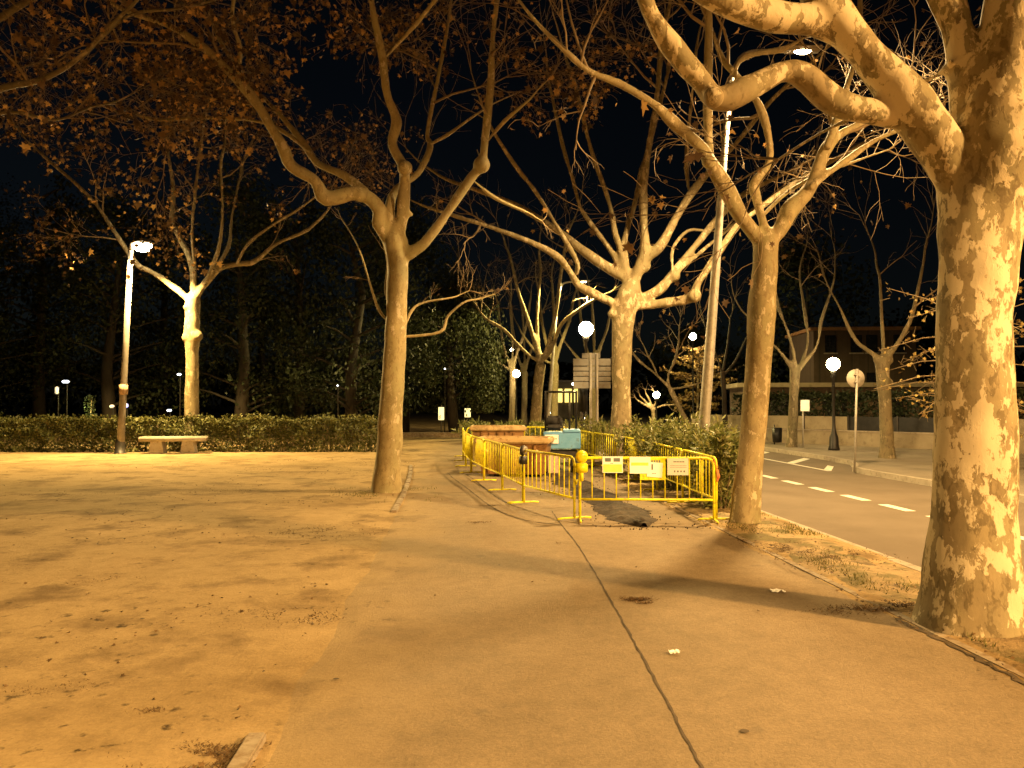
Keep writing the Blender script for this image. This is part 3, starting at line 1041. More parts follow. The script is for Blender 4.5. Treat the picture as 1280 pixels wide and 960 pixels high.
# plane tree just outside the picture whose crown reaches in over the dirt
P6 = dict(NEAR, dens=1.5, leaf=0.6, len=2.4, lsize=0.1, kids=(3.0, 4.2, 5.0))
plane_tree('dim leafy plane tree whose leaves hang into the dark upper corner over the dirt', [
    (-210, 690, 56), (-208, 640, 44), (-204, 500, 38), (-200, 380, 36), (-198, 330, 40)],
    [
        ([(-195, 340), (-150, 250), (-80, 170), (-10, 115), (50, 100), (95, 75), (140, 30)], 15, 4, -0.6, 2.2),
        ([(-190, 330), (-130, 180), (-60, 70), (20, 10), (100, -30), (190, -60)], 16, 5, 1.0, 2.5),
        ([(-60, 160), (10, 140), (70, 150), (110, 135)], 6, 3, 1.2, 1.6),
        ([(-200, 330), (-230, 200), (-220, 80), (-170, -60)], 26, 12, 0.5, 2.0),
        ([(100, 75), (160, 20), (230, 10), (300, -10)], 5, 3, 0.8, 1.8),
    ], 12.5, M['bark_dull'], 0.04, 26, P6, base=tuple(gr(-210, 665)))

# row trees further down the street
P7 = dict(NEAR, dens=0.8, leaf=0.008, len=2.6, r0=0.035, rmin=0.006, kids=(2, 2.6, 3), levels=2, lsize=0.22)
plane_tree('pale yellow lit plane tree between the lamp globe and the skips', [
    (668, 553, 18), (669, 530, 15), (672, 490, 13), (676, 455, 14)],
    [
        ([(676, 458), (669, 430), (660, 400), (648, 365), (640, 330)], 8, 4, 0.5, 2.5),
        ([(674, 452), (660, 443), (645, 428), (630, 412), (610, 400)], 6, 4, -0.8, 2.0),
        ([(677, 455), (672, 420), (672, 385), (676, 340)], 6, 4, 1.0, 2.5),
        ([(680, 450), (688, 420), (696, 385), (700, 350), (706, 310)], 7, 4, -0.5, 2.5),
        ([(682, 448), (692, 430), (702, 405), (722, 388), (742, 375)], 7, 4, 0.4, 2.0),
    ], 40, M['bark_mid'], 0.07, 27, P7, base=tuple(gr(668, 547)))
far_specs = [
    (612, 640, 60, 'thin distant pollarded tree with a knotted head beside the small lamp', 11),
    (655, 655, 66, 'slim grey distant tree right beside the yellow lit plane tree', 10),
    (697, 693, 52, 'shadowed distant plane tree behind the blue machine', 12),
    (745, 742, 58, 'shadowed distant plane tree behind the road sign panel', 11),
]
P8 = dict(NEAR, dens=0.6, leaf=0.015, len=2.8, r0=0.04, rmin=0.01, kids=(1.6, 2.2, 2), levels=2, lsize=0.26, tips=2)
for k, (px0, px1, D, lab, w) in enumerate(far_specs):
    px0 = px1
    s7 = 40.0 / D
    b = gr(px1, 503 + 1764 / D)
    fy = 503 - 62 * s7
    plane_tree(lab, [(px1, 503 + 1764 / D, w), (px1, 520, w * .8), (px1 + 1, fy + 10, w * .75), (px1 + 1, fy, w * .9)],
               [([(px1 + 1, fy + 3), (px1 - 12 * s7, fy - 30 * s7), (px1 - 22 * s7, fy - 80 * s7), (px1 - 26 * s7, fy - 120 * s7)], w * .5, 3, 0.5, 2),
                ([(px1 + 1, fy + 3), (px1 + 10 * s7, fy - 32 * s7), (px1 + 24 * s7, fy - 70 * s7), (px1 + 32 * s7, fy - 110 * s7)], w * .5, 3, -0.5, 2),
                ([(px1 + 1, fy + 3), (px1 + 1 * s7, fy - 40 * s7), (px1 - 3 * s7, fy - 120 * s7)], w * .45, 3, 0.3, 2),
                ([(px1 + 1, fy + 3), (px1 - 24 * s7, fy - 14 * s7), (px1 - 50 * s7, fy - 46 * s7)], w * .4, 2.5, 0.8, 2)],
               D, M['bark_tan'], 0.09, 40 + k, P8, base=tuple(b), group='plane trees far down the street')

# trees on the far pavement
P9 = dict(NEAR, dens=0.9, leaf=0.04, len=2.4, r0=0.03, rmin=0.005, kids=(2, 2.6, 3), levels=2, lsize=0.2)
plane_tree('bare plane tree beside the white notice post across the road', [
    (989, 561, 17), (990, 545, 13), (992, 500, 11), (994, 462, 13)],
    [
        ([(993, 465), (983, 450), (972, 436), (960, 425), (940, 400)], 7, 3, 0.4, 2),
        ([(994, 462), (992, 440), (985, 415), (972, 380), (966, 340)], 6, 3, -0.4, 2.5),
        ([(996, 464), (1004, 448), (1010, 425), (1006, 390), (1000, 350)], 6, 3, 0.6, 2.5),
        ([(997, 465), (1010, 448), (1022, 430), (1027, 400), (1040, 360)], 6, 3, -0.3, 2.2),
    ], 31.5, M['bark_dull'], 0.06, 51, P9, base=tuple(gr(989, 560)), group='trees on the far pavement')
plane_tree('stout pollarded plane tree with a knotted head before the cream wall', [
    (1109, 575, 24), (1109, 555, 17), (1106, 500, 15), (1103, 460, 17), (1103, 445, 19)],
    [
        ([(1099, 448), (1085, 438), (1072, 428), (1062, 412), (1050, 385)], 8, 3, 0.3, 2),
        ([(1104, 446), (1104, 425), (1102, 395), (1100, 350)], 6, 3, 0.6, 2.5),
        ([(1108, 447), (1118, 435), (1128, 420), (1140, 395), (1150, 350)], 9, 4, -0.3, 2.3),
    ], 25.3, M['bark_dull'], 0.05, 52, P9, base=tuple(gr(1109, 573)), knots=((1097, 449, 6, 0), (1110, 450, 7, 0), (1112, 478, 5, 0)), group='trees on the far pavement')
plane_tree('leaning bare young tree across the road beyond the bushes', [
    (880, 560, 9), (868, 545, 8), (852, 515, 7), (838, 486, 7)],
    [
        ([(838, 486), (820, 468), (800, 452), (790, 440)], 5, 2.5, 0.2, 1.0),
        ([(838, 488), (835, 470), (843, 452), (848, 430)], 5, 2.5, 0.5, 1.2),
        ([(822, 470), (816, 455), (810, 445)], 3, 2, -0.3, 0.8),
        ([(840, 486), (855, 484), (870, 480)], 3, 2, 0.4, 0.8),
    ], 33, M['bark_dull'], 0.05, 53, dict(P9, len=1.4, rmin=0.003), base=tuple(at(880, 556, 33)), name='young_tree')
plane_tree('thin dark bare tree beyond the pole across the road', [
    (908, 556, 8), (906, 520, 7), (905, 490, 6), (903, 465, 6)],
    [
        ([(903, 468), (896, 445), (886, 425), (880, 400)], 4, 2, 0.2, 1.5),
        ([(903, 467), (908, 440), (912, 410)], 4, 2, 0.5, 1.5),
        ([(904, 470), (920, 450), (932, 425)], 4, 2, 0.5, 1.5),
    ], 36, M['bark_dark'], 0.05, 54, dict(P9, len=1.6), base=tuple(gr(908, 552)), name='young_tree')

# small pruned tree lit by the low lamp, and golden-leaved trees under lamps
plane_tree('tiny pruned tree glowing under a low lamp beyond the bushes', [
    (817, 540, 6), (817, 520, 5), (816, 512, 5)],
    [
        ([(816, 512), (806, 506), (798, 501)], 4, 2, 0, 0.25),
        ([(815, 511), (807, 502), (801, 496)], 3, 2, 0.4, 0.25),
        ([(816, 510), (812, 500), (808, 493)], 3, 2, 0.3, 0.3),
        ([(817, 510), (820, 500), (819, 494)], 3, 2, -0.3, 0.3),
        ([(817, 512), (828, 507), (840, 506)], 3, 2, 0.3, 0.3),
    ], 48, M['bark_mid'], 0.05, 55, dict(P9, len=0.7, r0=0.02), base=tuple(gr(817, 540)), name='pruned_tree')


def golden_tree(label, px, py_top, py_bot, D, half_w, n, seed, trunk_base, lsize):
    rnd = random.Random(seed)
    b = Vector(trunk_base)
    root = world_thing('golden_tree', label, 'tree', (b.x, b.y, 0))
    tw, lf, tk = MB(), MB(), MB()
    top = at(px, py_top, D)
    bot = at(px, py_bot, D)
    H = top.z - bot.z
    tk.tube([Vector((b.x, b.y, -0.1)), Vector((b.x, b.y, bot.z * 0.7 + .1)), Vector((top.x, top.y, bot.z + H * 0.5)), top - Vector((0, 0, H * 0.1))], [0.14, 0.1, 0.07, 0.02], 8)
    for i in range(46):
        t = i / 46
        o_ = Vector((b.x, b.y, bot.z - 0.2)).lerp(top, t * 0.9)
        a = i * 2.4
        reach = half_w * (0.45 + 0.75 * math.sin(math.pi * (0.18 + 0.75 * t))) * rnd.uniform(0.6, 1)
        tip = o_ + Vector((math.cos(a) * reach, math.sin(a) * reach, rnd.uniform(-.35, .6) * reach))
        mid_ = o_.lerp(tip, 0.5) + Vector((0, 0, 0.12))
        tw.tube([o_, mid_, tip], [0.02, 0.013, 0.005], 4, cap=False)
        for k in range(n // 46):
            q = rnd.random() ** 0.6
            p = (o_.lerp(mid_, q * 2) if q < .5 else mid_.lerp(tip, q * 2 - 1)) + rvec(rnd) * rnd.random() * 0.22
            if k % 3 == 0:
                tw.tube([p + rvec(rnd) * 0.1, p + rvec(rnd) * 0.25], [0.006, 0.003], 3, cap=False)
            add_leaf(lf, p, rvec(rnd), Vector((0, 0, -1)) + rvec(rnd), lsize * rnd.uniform(.6, 1.2), rnd, False)
    tk.build('trunk', M['bark_tan'], root, True)
    tw.build('crown', M['twig'], root)
    lf.build('leaves', M['gold_leaf'], root)
    return root


c = at(872, 480, 58)
golden_tree('bright golden leaved tree under the lamp beyond the tall pole', 872, 428, 512, 58, 2.3, 1500, 61, (c.x, c.y, 0), 0.26)
c = at(1205, 480, 19.5)
golden_tree('small golden leaved tree partly hidden behind the massive mottled trunk', 1212, 340, 520, 19.5, 2.1, 650, 62, (c.x, c.y, 0), 0.11)


# dark evergreen trees of the park
def leaf_tree(label, base, h, rad, seed, mat, n, lsize, weep=0.0, trunk_h=0.3, group=None, name='park_tree'):
    rnd = random.Random(seed)
    b = Vector((base[0], base[1], 0))
    root = world_thing(name, label, 'tree', (b.x, b.y, 0), group)
    tk, lf = MB(), MB()
    tk.tube([b + Vector((0, 0, -.1)), b + Vector((rnd.uniform(-.3, .3), 0, h * .3)), b + Vector((rnd.uniform(-.5, .5), 0, h * .62)), b + Vector((rnd.uniform(-.5, .5), 0, h * .9))], [0.34, 0.26, 0.16, 0.04], 9, wob=0.2)
    cl = []
    for i in range(26):
        t = rnd.random()
        z = h * (trunk_h + (1 - trunk_h) * t)
        rr = rad * math.sqrt(max(0.08, 1 - (2 * t - 0.85) ** 2)) * (0.35 + 0.65 * rnd.random())
        a = rnd.random() * 6.28
        cc = b + Vector((math.cos(a) * rr, math.sin(a) * rr, z))
        cl.append((cc, rad * rnd.uniform(0.22, 0.45)))
        st = b + Vector((0, 0, z - 0.25 * rr - .2))
        tk.tube([st, st.lerp(cc, .55) + Vector((0, 0, .1)), cc], [0.08, 0.05, 0.02], 5, cap=False)
    for i in range(n):
        cc, cr = rnd.choice(cl)
        v = rvec(rnd)
        p = cc + v * cr * (rnd.random() ** 0.45)
        if weep:
            p.z -= rnd.random() ** 1.5 * weep * rad
            p.z = max(p.z, 1.2 + rnd.random())
            add_leaf(lf, p, (v + rvec(rnd) * .7).normalized(), Vector((0, 0, -1)) + rvec(rnd) * .25, lsize * rnd.uniform(.8, 1.7), rnd, True)
        else:
            add_leaf(lf, p, (v + rvec(rnd)).normalized(), rvec(rnd), lsize * rnd.uniform(.6, 1.3), rnd, True)
    tk.build('trunk', M['bark_dark'], root, True)
    lf.build('crown', M[mat], root)
    return root


dk = 'dark park trees behind the hedge'
DT = [
    (-60, 36, 12, 4.2, 'black park tree at the far end of the hedge, left of the thin trunk'),
    (50, 40, 13, 4.4, 'tall black park tree behind the hedge left of the lamp post'),
    (140, 37, 11, 3.6, 'dark park tree directly behind the park lamp post'),
    (205, 47, 14, 4.6, 'dark park tree behind the stone bench'),
    (300, 37, 12, 4.0, 'dense dark park tree just right of the knobbly plane tree'),
    (375, 42, 13, 4.6, 'dense dark park tree in the middle of the long hedge'),
    (440, 36, 11, 3.8, 'dark park tree at the path end of the hedge'),
    (505, 48, 14, 4.8, 'dark park tree closing the view behind the slender plane trunk'),
    (-10, 58, 17, 6, 'tall black park tree deep in the park behind the others'),
    (330, 58, 17, 6, 'tall dark park tree deep behind the long hedge'),
]
for k, (px, D, h, rad, lab) in enumerate(DT):
    p = at(px, 503, D)
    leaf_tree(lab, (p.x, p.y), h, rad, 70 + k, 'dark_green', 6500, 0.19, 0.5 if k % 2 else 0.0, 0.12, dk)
p = at(585, 503, 46)
leaf_tree('weeping feathery green tree overhanging the far end of the path', (p.x - .8, p.y), 9.2, 3.6, 91, 'pepper', 18000, 0.14, 0.9, 0.3, None, 'weeping_tree')
p = at(862, 503, 66)
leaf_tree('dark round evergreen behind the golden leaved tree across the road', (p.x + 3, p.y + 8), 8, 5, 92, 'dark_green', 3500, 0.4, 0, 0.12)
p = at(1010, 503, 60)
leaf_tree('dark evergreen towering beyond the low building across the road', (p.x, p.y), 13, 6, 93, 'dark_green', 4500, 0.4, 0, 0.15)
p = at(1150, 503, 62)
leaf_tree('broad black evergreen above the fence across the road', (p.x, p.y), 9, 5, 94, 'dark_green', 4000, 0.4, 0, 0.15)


# ------------------------------------------------------------------ hedges and shrubs
def leaf_box(mb, p0, p1, depth, h, n, lsize, rnd, seed, rough=0.32):
    """Fill a long clipped hedge volume with leaves, densest at its skin."""
    p0, p1 = Vector(p0), Vector(p1)
    ax = (p1 - p0)
    L = ax.length
    ax.normalize()
    nn = Vector((-ax.y, ax.x, 0))
    for i in range(n):
        u = rnd.random() * L
        hh = h * (1 + 0.12 * noise.noise(Vector((u * 0.6, 2, seed))) + 0.12 * noise.noise(Vector((u * 2.1, 2, seed))))
        face = rnd.random()
        if face < 0.45:
            v, z = -abs(rnd.gauss(0, .06)) * -1, rnd.random() ** 0.9 * hh
            v = abs(rnd.gauss(0, .09))
        elif face < 0.8:
            v, z = rnd.random() * depth, hh - abs(rnd.gauss(0, .07))
        elif face < 0.9:
            v, z = depth - abs(rnd.gauss(0, .09)), rnd.random() * hh
        else:
            v, z = rnd.random() * depth, rnd.random() * hh
        if rnd.random() < 0.03:
            z = hh + rnd.random() * 0.16
        v += rough * noise.noise(Vector((u * 1.7, z * 2.2, seed)))
        p = p0 + ax * u + nn * v + Vector((0, 0, max(0.04, z)))
        outw = (-nn if face < .45 else Vector((0, 0, 1)))
        add_leaf(mb, p, (outw * .6 + rvec(rnd)).normalized(), rvec(rnd) + Vector((0, 0, .5)), lsize * rnd.uniform(.6, 1.4), rnd, True)


rnd = random.Random(101)
h0, h1 = gr(-70, 565.5), gr(474, 565.5)
hr = world_thing('hedge', 'long clipped green hedge closing the dirt area behind the bench', 'hedge', (h0.x, h0.y, 0))
mb = MB()
leaf_box(mb, (h0.x, h0.y, 0), (h1.x, h1.y, 0), 1.5, 1.18, 30000, 0.1, rnd, 3)
n_leaf = len(mb.f)
for i in range(120):
    t = rnd.random()
    q = h0.lerp(h1, t)
    q = Vector((q.x, q.y + rnd.uniform(0.2, 1.3), -0.05))
    mb.tube([q, q + Vector((rnd.uniform(-.1, .1), rnd.uniform(-.1, .1), .5)), q + Vector((rnd.uniform(-.25, .25), rnd.uniform(-.2, .2), 1.05))], [0.02, 0.015, 0.006], 4, cap=False)
mb.mi = [1 if i >= n_leaf else 0 for i in range(len(mb.f))]
mb.build('foliage', [M['hedge'], M['twig']], hr)


def shrub(label, x, y, h, rad, n, seed, mat='oleander', lsize=0.13, group=None, spread=1.0):
    rnd = random.Random(seed)
    root = world_thing('oleander_shrub', label, 'shrub', (x, y, 0), group)
    st, lf = MB(), MB()
    for i in range(26):
        a = rnd.random() * 6.28
        rr = rad * math.sqrt(rnd.random())
        hh = h * rnd.uniform(0.6, 1.0) * (1 - 0.25 * (rr / rad) ** 2)
        b = Vector((x + math.cos(a) * rr * .35, y + math.sin(a) * rr * .35, -0.03))
        t = Vector((x + math.cos(a) * rr, y + math.sin(a) * rr, hh))
        m_ = b.lerp(t, .55) + Vector((0, 0, .1))
        st.tube([b, m_, t], [0.014, 0.01, 0.004], 4, cap=False)
        for k in range(n // 26):
            q = rnd.random() ** .65
            p = b.lerp(m_, q * 2) if q < .5 else m_.lerp(t, q * 2 - 1)
            dv = (rvec(rnd) + Vector((math.cos(a) * .3, math.sin(a) * .3, .55))).normalized()
            p = p + rvec(rnd) * .1
            p.z = max(.05, p.z)
            nrm = dv.cross(rvec(rnd))
            if nrm.length < .01:
                continue
            nrm.normalize()
            t_ = dv
            w = nrm.cross(t_)
            L_ = lsize * rnd.uniform(.7, 1.3)
            lf.add([p, p + t_ * L_ * .5 + w * L_ * .13, p + t_ * L_, p + t_ * L_ * .5 - w * L_ * .13], [(0, 1, 2, 3)])
    lf.add(st.v, st.f, 1)
    lf.build('foliage', [M[mat], M['twig']], root)
    return root


SH = [
    (4.35, 12.95, 1.25, 0.55, 3200, 'bushy oleander just behind the smooth grey brown trunk'),
    (4.55, 14.3, 1.42, 0.62, 3200, 'pale oleander bush at the foot of the tall street pole'),
    (4.3, 15.7, 1.38, 0.6, 2800, 'oleander bush behind the right-hand row of barriers, next to the tall pole'),
    (4.5, 17.1, 1.4, 0.65, 2800, 'wide oleander bush below the leaning bare young tree'),
    (4.3, 18.6, 1.4, 0.62, 2600, 'oleander bush directly right of the stub-limbed plane trunk'),
    (4.4, 21.8, 1.35, 0.6, 2200, 'oleander bush left of the stub-limbed plane trunk'),
    (3.9, 24.0, 1.3, 0.6, 2000, 'oleander bush beneath the road sign posts'),
]
for k, (x, y, h, r_, n, lab) in enumerate(SH):
    shrub(lab, x, y, h * 1.1, r_ * 1.15, int(n * 1.35), 110 + k, group='oleander bushes on the verge')
SH2 = [
    (3.3, 30.5, 1.15, 0.8, 1500, 'low green shrub behind the blue machine'),
    (1.9, 32.5, 1.1, 0.9, 1500, 'low green shrub behind the rear brown skip'),
    (0.6, 34.5, 1.0, 0.9, 1300, 'low reddish lit shrub left of the rear brown skip'),
    (4.4, 28.5, 1.2, 0.8, 1500, 'low green shrub between the road sign and blue machine'),
]
for k, (x, y, h, r_, n, lab) in enumerate(SH2):
    shrub(lab, x, y, h, r_, n, 130 + k, group='low shrubs beyond the works', lsize=0.2)


# ------------------------------------------------------------------ barriers
def make_barrier(label, loc, rz, L=1.95):
    root = thing('crowd_barrier', label, 'barrier', loc, rz, 'yellow barriers round the works')
    H, zb, r = 0.95, 0.33, 0.021
    x = L / 2
    mb = MB()
    pts = [(-x, 0, 0.03), (-x, 0, H - .1), (-x + .03, 0, H - .03), (-x + .1, 0, H), (x - .1, 0, H), (x - .03, 0, H - .03), (x, 0, H - .1), (x, 0, 0.03)]
    mb.tube(pts, r, 8)
    mb.tube([(-x, 0, zb), (x, 0, zb)], r * .85, 8)
    for s in (-1, 1):
        mb.tube([(s * x, 0, 0.62), (s * (x + .04), 0, 0.62), (s * (x + .05), 0, 0.55)], 0.009, 6)
    mb.build('frame', M['yellow'], root, True)
    mb = MB()
    nb = 10
    for i in range(nb):
        bx = -x + L * (i + 1) / (nb + 1)
        mb.tube([(bx, 0, zb), (bx, 0, H)], 0.0095, 6)
    mb.build('bars', M['yellow'], root, True)
    for s in (-1, 1):
        mb = MB()
        mb.tube([(s * x, -0.28, 0.03), (s * x, -.2, 0.042), (s * x, .2, 0.042), (s * x, 0.28, 0.03)], 0.016, 6)
        mb.build('foot', M['yellow'], root, True)
    return root


fa, fb = Vector((1.8, 11.72, 0)), Vector((3.78, 11.5, 0))


def bar_pose(a, b):
    a, b = Vector(a), Vector(b)
    c = (a + b) / 2
    return (c.x, c.y, 0.016), math.atan2(b.y - a.y, b.x - a.x), (b - a).length


loc, rz, L = bar_pose(fa, fb)
BAR0 = make_barrier('front yellow barrier carrying the white notices and a round warning lamp', loc, rz, L)
RZ_F, C_F = rz, Vector(loc)
rows_b = [
    ((1.72, 11.85), (1.13, 13.68), 'tilted open yellow barrier between the round warning lamp and the dark lamp'),
    ((1.1, 13.78), (0.86, 15.7), 'yellow barrier starting at the dark lamp, before the brown skip'),
    ((0.83, 15.8), (0.56, 17.6), 'yellow barrier in front of the near skip corner'),
    ((0.53, 17.7), (0.3, 19.6), 'yellow barrier seen edge-on at the corner of the front brown skip'),
    ((0.27, 19.7), (0.17, 21.6), 'yellow barrier seen edge-on beside the gap between the skips'),
    ((0.15, 21.7), (0.1, 23.6), 'yellow barrier seen edge-on beside the rear brown skip'),
    ((0.1, 23.7), (0.1, 25.6), 'farthest edge-on yellow barrier along the path'),
    ((3.84, 11.62), (3.9, 13.5), 'yellow barrier running back from the taped end of the front barrier'),
    ((3.9, 13.6), (3.95, 15.5), 'second yellow barrier of the row along the oleanders'),
    ((3.95, 15.6), (3.98, 17.5), 'third yellow barrier of the row along the oleanders'),
    ((3.95, 17.6), (3.9, 19.5), 'fourth yellow barrier of the row along the oleanders, beside the stub-limbed trunk'),
    ((3.88, 19.6), (3.7, 21.5), 'fifth yellow barrier of the row, beside the blue machine'),
    ((3.68, 21.6), (3.5, 23.5), 'last yellow barrier of the row along the oleanders'),
    ((0.25, 26.0), (2.15, 26.4), 'yellow barrier closing the far side behind the rear skip'),
    ((2.2, 26.4), (4.1, 26.0), 'yellow barrier closing the far side behind the blue machine'),
]
for a, b, lab in rows_b:
    loc, rz, L2 = bar_pose(a, b)
    dup(BAR0, loc, rz, lab, 'yellow barriers round the works')


def on_front(px, py, off=0.035):
    """World point in the plane of the front barrier (off metres towards the viewer)."""
    d = FW + RT * ((px - 640) / F_PX) + UP * ((480 - py) / F_PX)
    nrm = Vector((math.sin(RZ_F), -math.cos(RZ_F), 0))
    q = C_F + nrm * off
    return CAM + d * ((q - CAM).dot(nrm) / d.dot(nrm))


def notice(x0, y0, x1, y1, label, mat, bits, off=0.034, name='notice_sheet', tilt=0.0):
    a, b = on_front(x0, y1, off), on_front(x1, y0, off)
    c = (a + b) / 2
    w, h = (Vector((b.x - a.x, b.y - a.y, 0))).length, b.z - a.z
    root = thing(name, label, 'notice', c, RZ_F, 'notices on the front barrier')
    mb = MB()
    mb.box((0, 0, 0), (w, 0.006, h), 0, 0, Matrix.Rotation(tilt, 4, 'Y'), 0.002)
    mb.build('sheet', mat, root)
    groups = {}
    for (u0, v0, u1, v1, mname) in bits:
        groups.setdefault(mname, MB()).box(((u0 + u1 - 1) / 2 * w, -0.0045, (0.5 - (v0 + v1) / 2) * h), ((u1 - u0) * w, 0.002, (v1 - v0) * h), 0, 0)
    for k, g in groups.items():
        g.build('lettering', M[k], root)
    return root


txt = lambda u0, u1, v, n=6, h=0.035, m='ink': [(u0 + (u1 - u0) * i / n, v, u0 + (u1 - u0) * (i + 0.72) / n, v + h, m) for i in range(n)]
notice(753, 570.5, 778.5, 591, 'white notice with two grey boxes above a yellow half, hung nearest the warning lamp', M['sheet'],
       [(0.13, 0.1, 0.42, 0.32, 'ink'), (0.55, 0.1, 0.86, 0.32, 'ink'), (0.04, 0.48, 0.96, 0.95, 'sheetyel')] + txt(0.4, 0.55, 0.4, 2, 0.04))
notice(800, 573, 831, 600, 'yellow board behind two white papers on the front barrier', M['yellow'], txt(0.25, 0.85, 0.08, 6, 0.12), 0.03, 'notice_board')
notice(809, 578, 828, 596.5, 'small white paper with a black mark taped to the yellow board', M['sheet'],
       [(0.28, 0.12, 0.38, 0.5, 'ink')] + txt(0.3, 0.6, 0.72, 3, 0.05), 0.042, 'notice_sheet', 0.08)
notice(787, 571, 813, 592, 'white notice with one yellow stripe overlapping the yellow board', M['sheet'],
       [(0.08, 0.34, 0.9, 0.52, 'sheetyel')], 0.05)
notice(834, 573, 860.5, 594, 'white notice with lines of small print nearest the taped barrier end', M['sheet'],
       txt(0.3, 0.82, 0.17, 7, 0.06) + txt(0.14, 0.92, 0.42, 12, 0.02) + txt(0.14, 0.92, 0.52, 12, 0.02) + [(0.32 + i * .15, 0.72, 0.38 + i * .15, 0.82, 'ink') for i in range(4)])


# warning lamps on barrier posts
def warning_lamp(label, p, rz, bodym, lensm, housing):
    root = thing('warning_lamp', label, 'warning lamp', p, rz)
    mb = MB()
    mb.box((0, 0, 0.07), (0.18, 0.1, 0.14), 0, 0, None, 0.015)
    mb.box((0, 0, -0.06), (0.05, 0.05, 0.14), 0, 0, None, 0.006)
    mb.build('battery_box', bodym, root, True)
    mb = MB()
    rot = Matrix.Translation((0, 0, 0.235)) @ Matrix.Rotation(math.pi / 2, 4, 'X')
    t = MB()
    t.lathe([(0.062, -0.035), (0.088, -0.03), (0.095, 0), (0.088, 0.03), (0.062, 0.035)], (0, 0, 0), 24)
    mb.add([rot @ Vector(v) for v in t.v], t.f)
    mb.build('lens_ring', housing, root, True)
    for sgn in (-1, 1):
        t = MB()
        t.lathe([(0.078, 0.0), (0.076, 0.014), (0.055, 0.026), (0.02, 0.032)], (0, 0, 0.026), 24)
        mb = MB()
        r2 = rot @ (Matrix.Rotation(math.pi, 4, 'X') if sgn > 0 else Matrix.Identity(4))
        mb.add([r2 @ Vector(v) for v in t.v], t.f)
        mb.build('lens', lensm, root, True)
    return root


p = on_front(727, 594, 0.0)
warning_lamp('round yellow warning lamp on a bright yellow box at the front barrier post', (p.x, p.y - 0.01, 0.75), RZ_F, M['lampyel'], M['lens'], M['lampyel'])
warning_lamp('small dark unlit warning lamp on the post between two barriers', (1.115, 13.73, 0.72), 0.9, M['darkmetal'], M['polegrey'], M['darkmetal'])
# red and white tape round the end of the front barrier
mb = MB()
q = Vector((3.8, 11.5, 0))
for k in range(9):
    t = k / 8
    mb.add([(q.x - .06 + t * .1, q.y - .035, .93 - t * .16), (q.x - .02 + t * .1, q.y - .04, .98 - t * .16), (q.x + t * .08, q.y + .03, .95 - t * .17), (q.x - .04 + t * .08, q.y + .035, .9 - t * .17)], [(0, 1, 2, 3)])
mb.tube([(q.x + .02, q.y - .03, .8), (q.x + .035, q.y - .04, .7), (q.x + .02, q.y - .03, .62)], [0.02, 0.03, 0.012], 5)
tag(mb.build('warning_tape', M['tape'], None), 'orange red warning tape wound round the end of the front barrier', 'tape')


# ------------------------------------------------------------------ skips, machine, site things
def skip(label, loc, rz, L, W, H):
    root = thing('waste_skip', label, 'skip', loc, rz, 'brown skips inside the works')
    mb = MB()
    t = 0.03
    lo = [(-L / 2 + .12, -W / 2 + .06), (L / 2 - .12, -W / 2 + .06), (L / 2 - .12, W / 2 - .06), (-L / 2 + .12, W / 2 - .06)]
    hi = [(-L / 2, -W / 2), (L / 2, -W / 2), (L / 2, W / 2), (-L / 2, W / 2)]
    vs = [(x, y, .06) for x, y in lo] + [(x, y, H) for x, y in hi] + [(x * .94, y * .9, H) for x, y in hi] + [(x * .94, y * .9, .12) for x, y in lo]
    fs = [(3, 2, 1, 0)] + [(i, (i + 1) % 4, 4 + (i + 1) % 4, 4 + i) for i in range(4)] + [(8 + i, 8 + (i + 1) % 4, 12 + (i + 1) % 4, 12 + i) for i in range(4)] \
        + [(12, 13, 14, 15)] + [(4 + i, 4 + (i + 1) % 4, 8 + (i + 1) % 4, 8 + i) for i in range(4)]
    mb.add(vs, fs)
    mb.build('body', M['skip'], root)
    mb = MB()
    w = 0.13
    for (c, s_) in (((0, -W / 2 - .01, H + .01), (L + .12, w, w)), ((0, W / 2 + .01, H + .01), (L + .12, w, w)), ((-L / 2 - .005, 0, H + .012), (w * .95, W - .12, w * .95)), ((L / 2 + .005, 0, H + .012), (w * .95, W - .12, w * .95))):
        mb.box(c, s_, 0, 0, None, 0.03)
    mb.build('rim', M['skiprim'], root)
    for i in range(5):
        x = -L / 2 + .3 + i * (L - .6) / 4
        for s_ in (-1, 1):
            mb = MB()
            mb.box((x, s_ * (W / 2 - .005), H * .5), (.06, .05, H * .82), 0, 0, Matrix.Rotation(s_ * -0.07, 4, 'X'), 0.006)
            mb.build('rib', M['skip'], root)
    for s_ in (-1, 1):
        mb = MB()
        mb.box((s_ * L * .3, 0, .03), (.1, W - .2, .055), 0, 0, None, .005)
        mb.build('skid', M['darkmetal'], root)
    for s_ in (-1, 1):
        for e in (-1, 1):
            mb = MB()
            mb.tube([(s_ * (L / 2 - .25), e * (W / 2 + .02), H * .72), (s_ * (L / 2 - .25), e * (W / 2 + .1), H * .72)], .04, 10)
            mb.build('lifting_lug', M['skiprim'], root, True)
    return root


skip('front brown metal skip with a thick pale rim behind the barriers', (1.36, 19.3, 0.014), -0.22, 1.72, 1.1, 0.86)
skip('rear brown metal skip with a thick pale rim, farther along the path', (1.12, 23.2, 0.014), -0.04, 1.52, 1.2, 1.02)

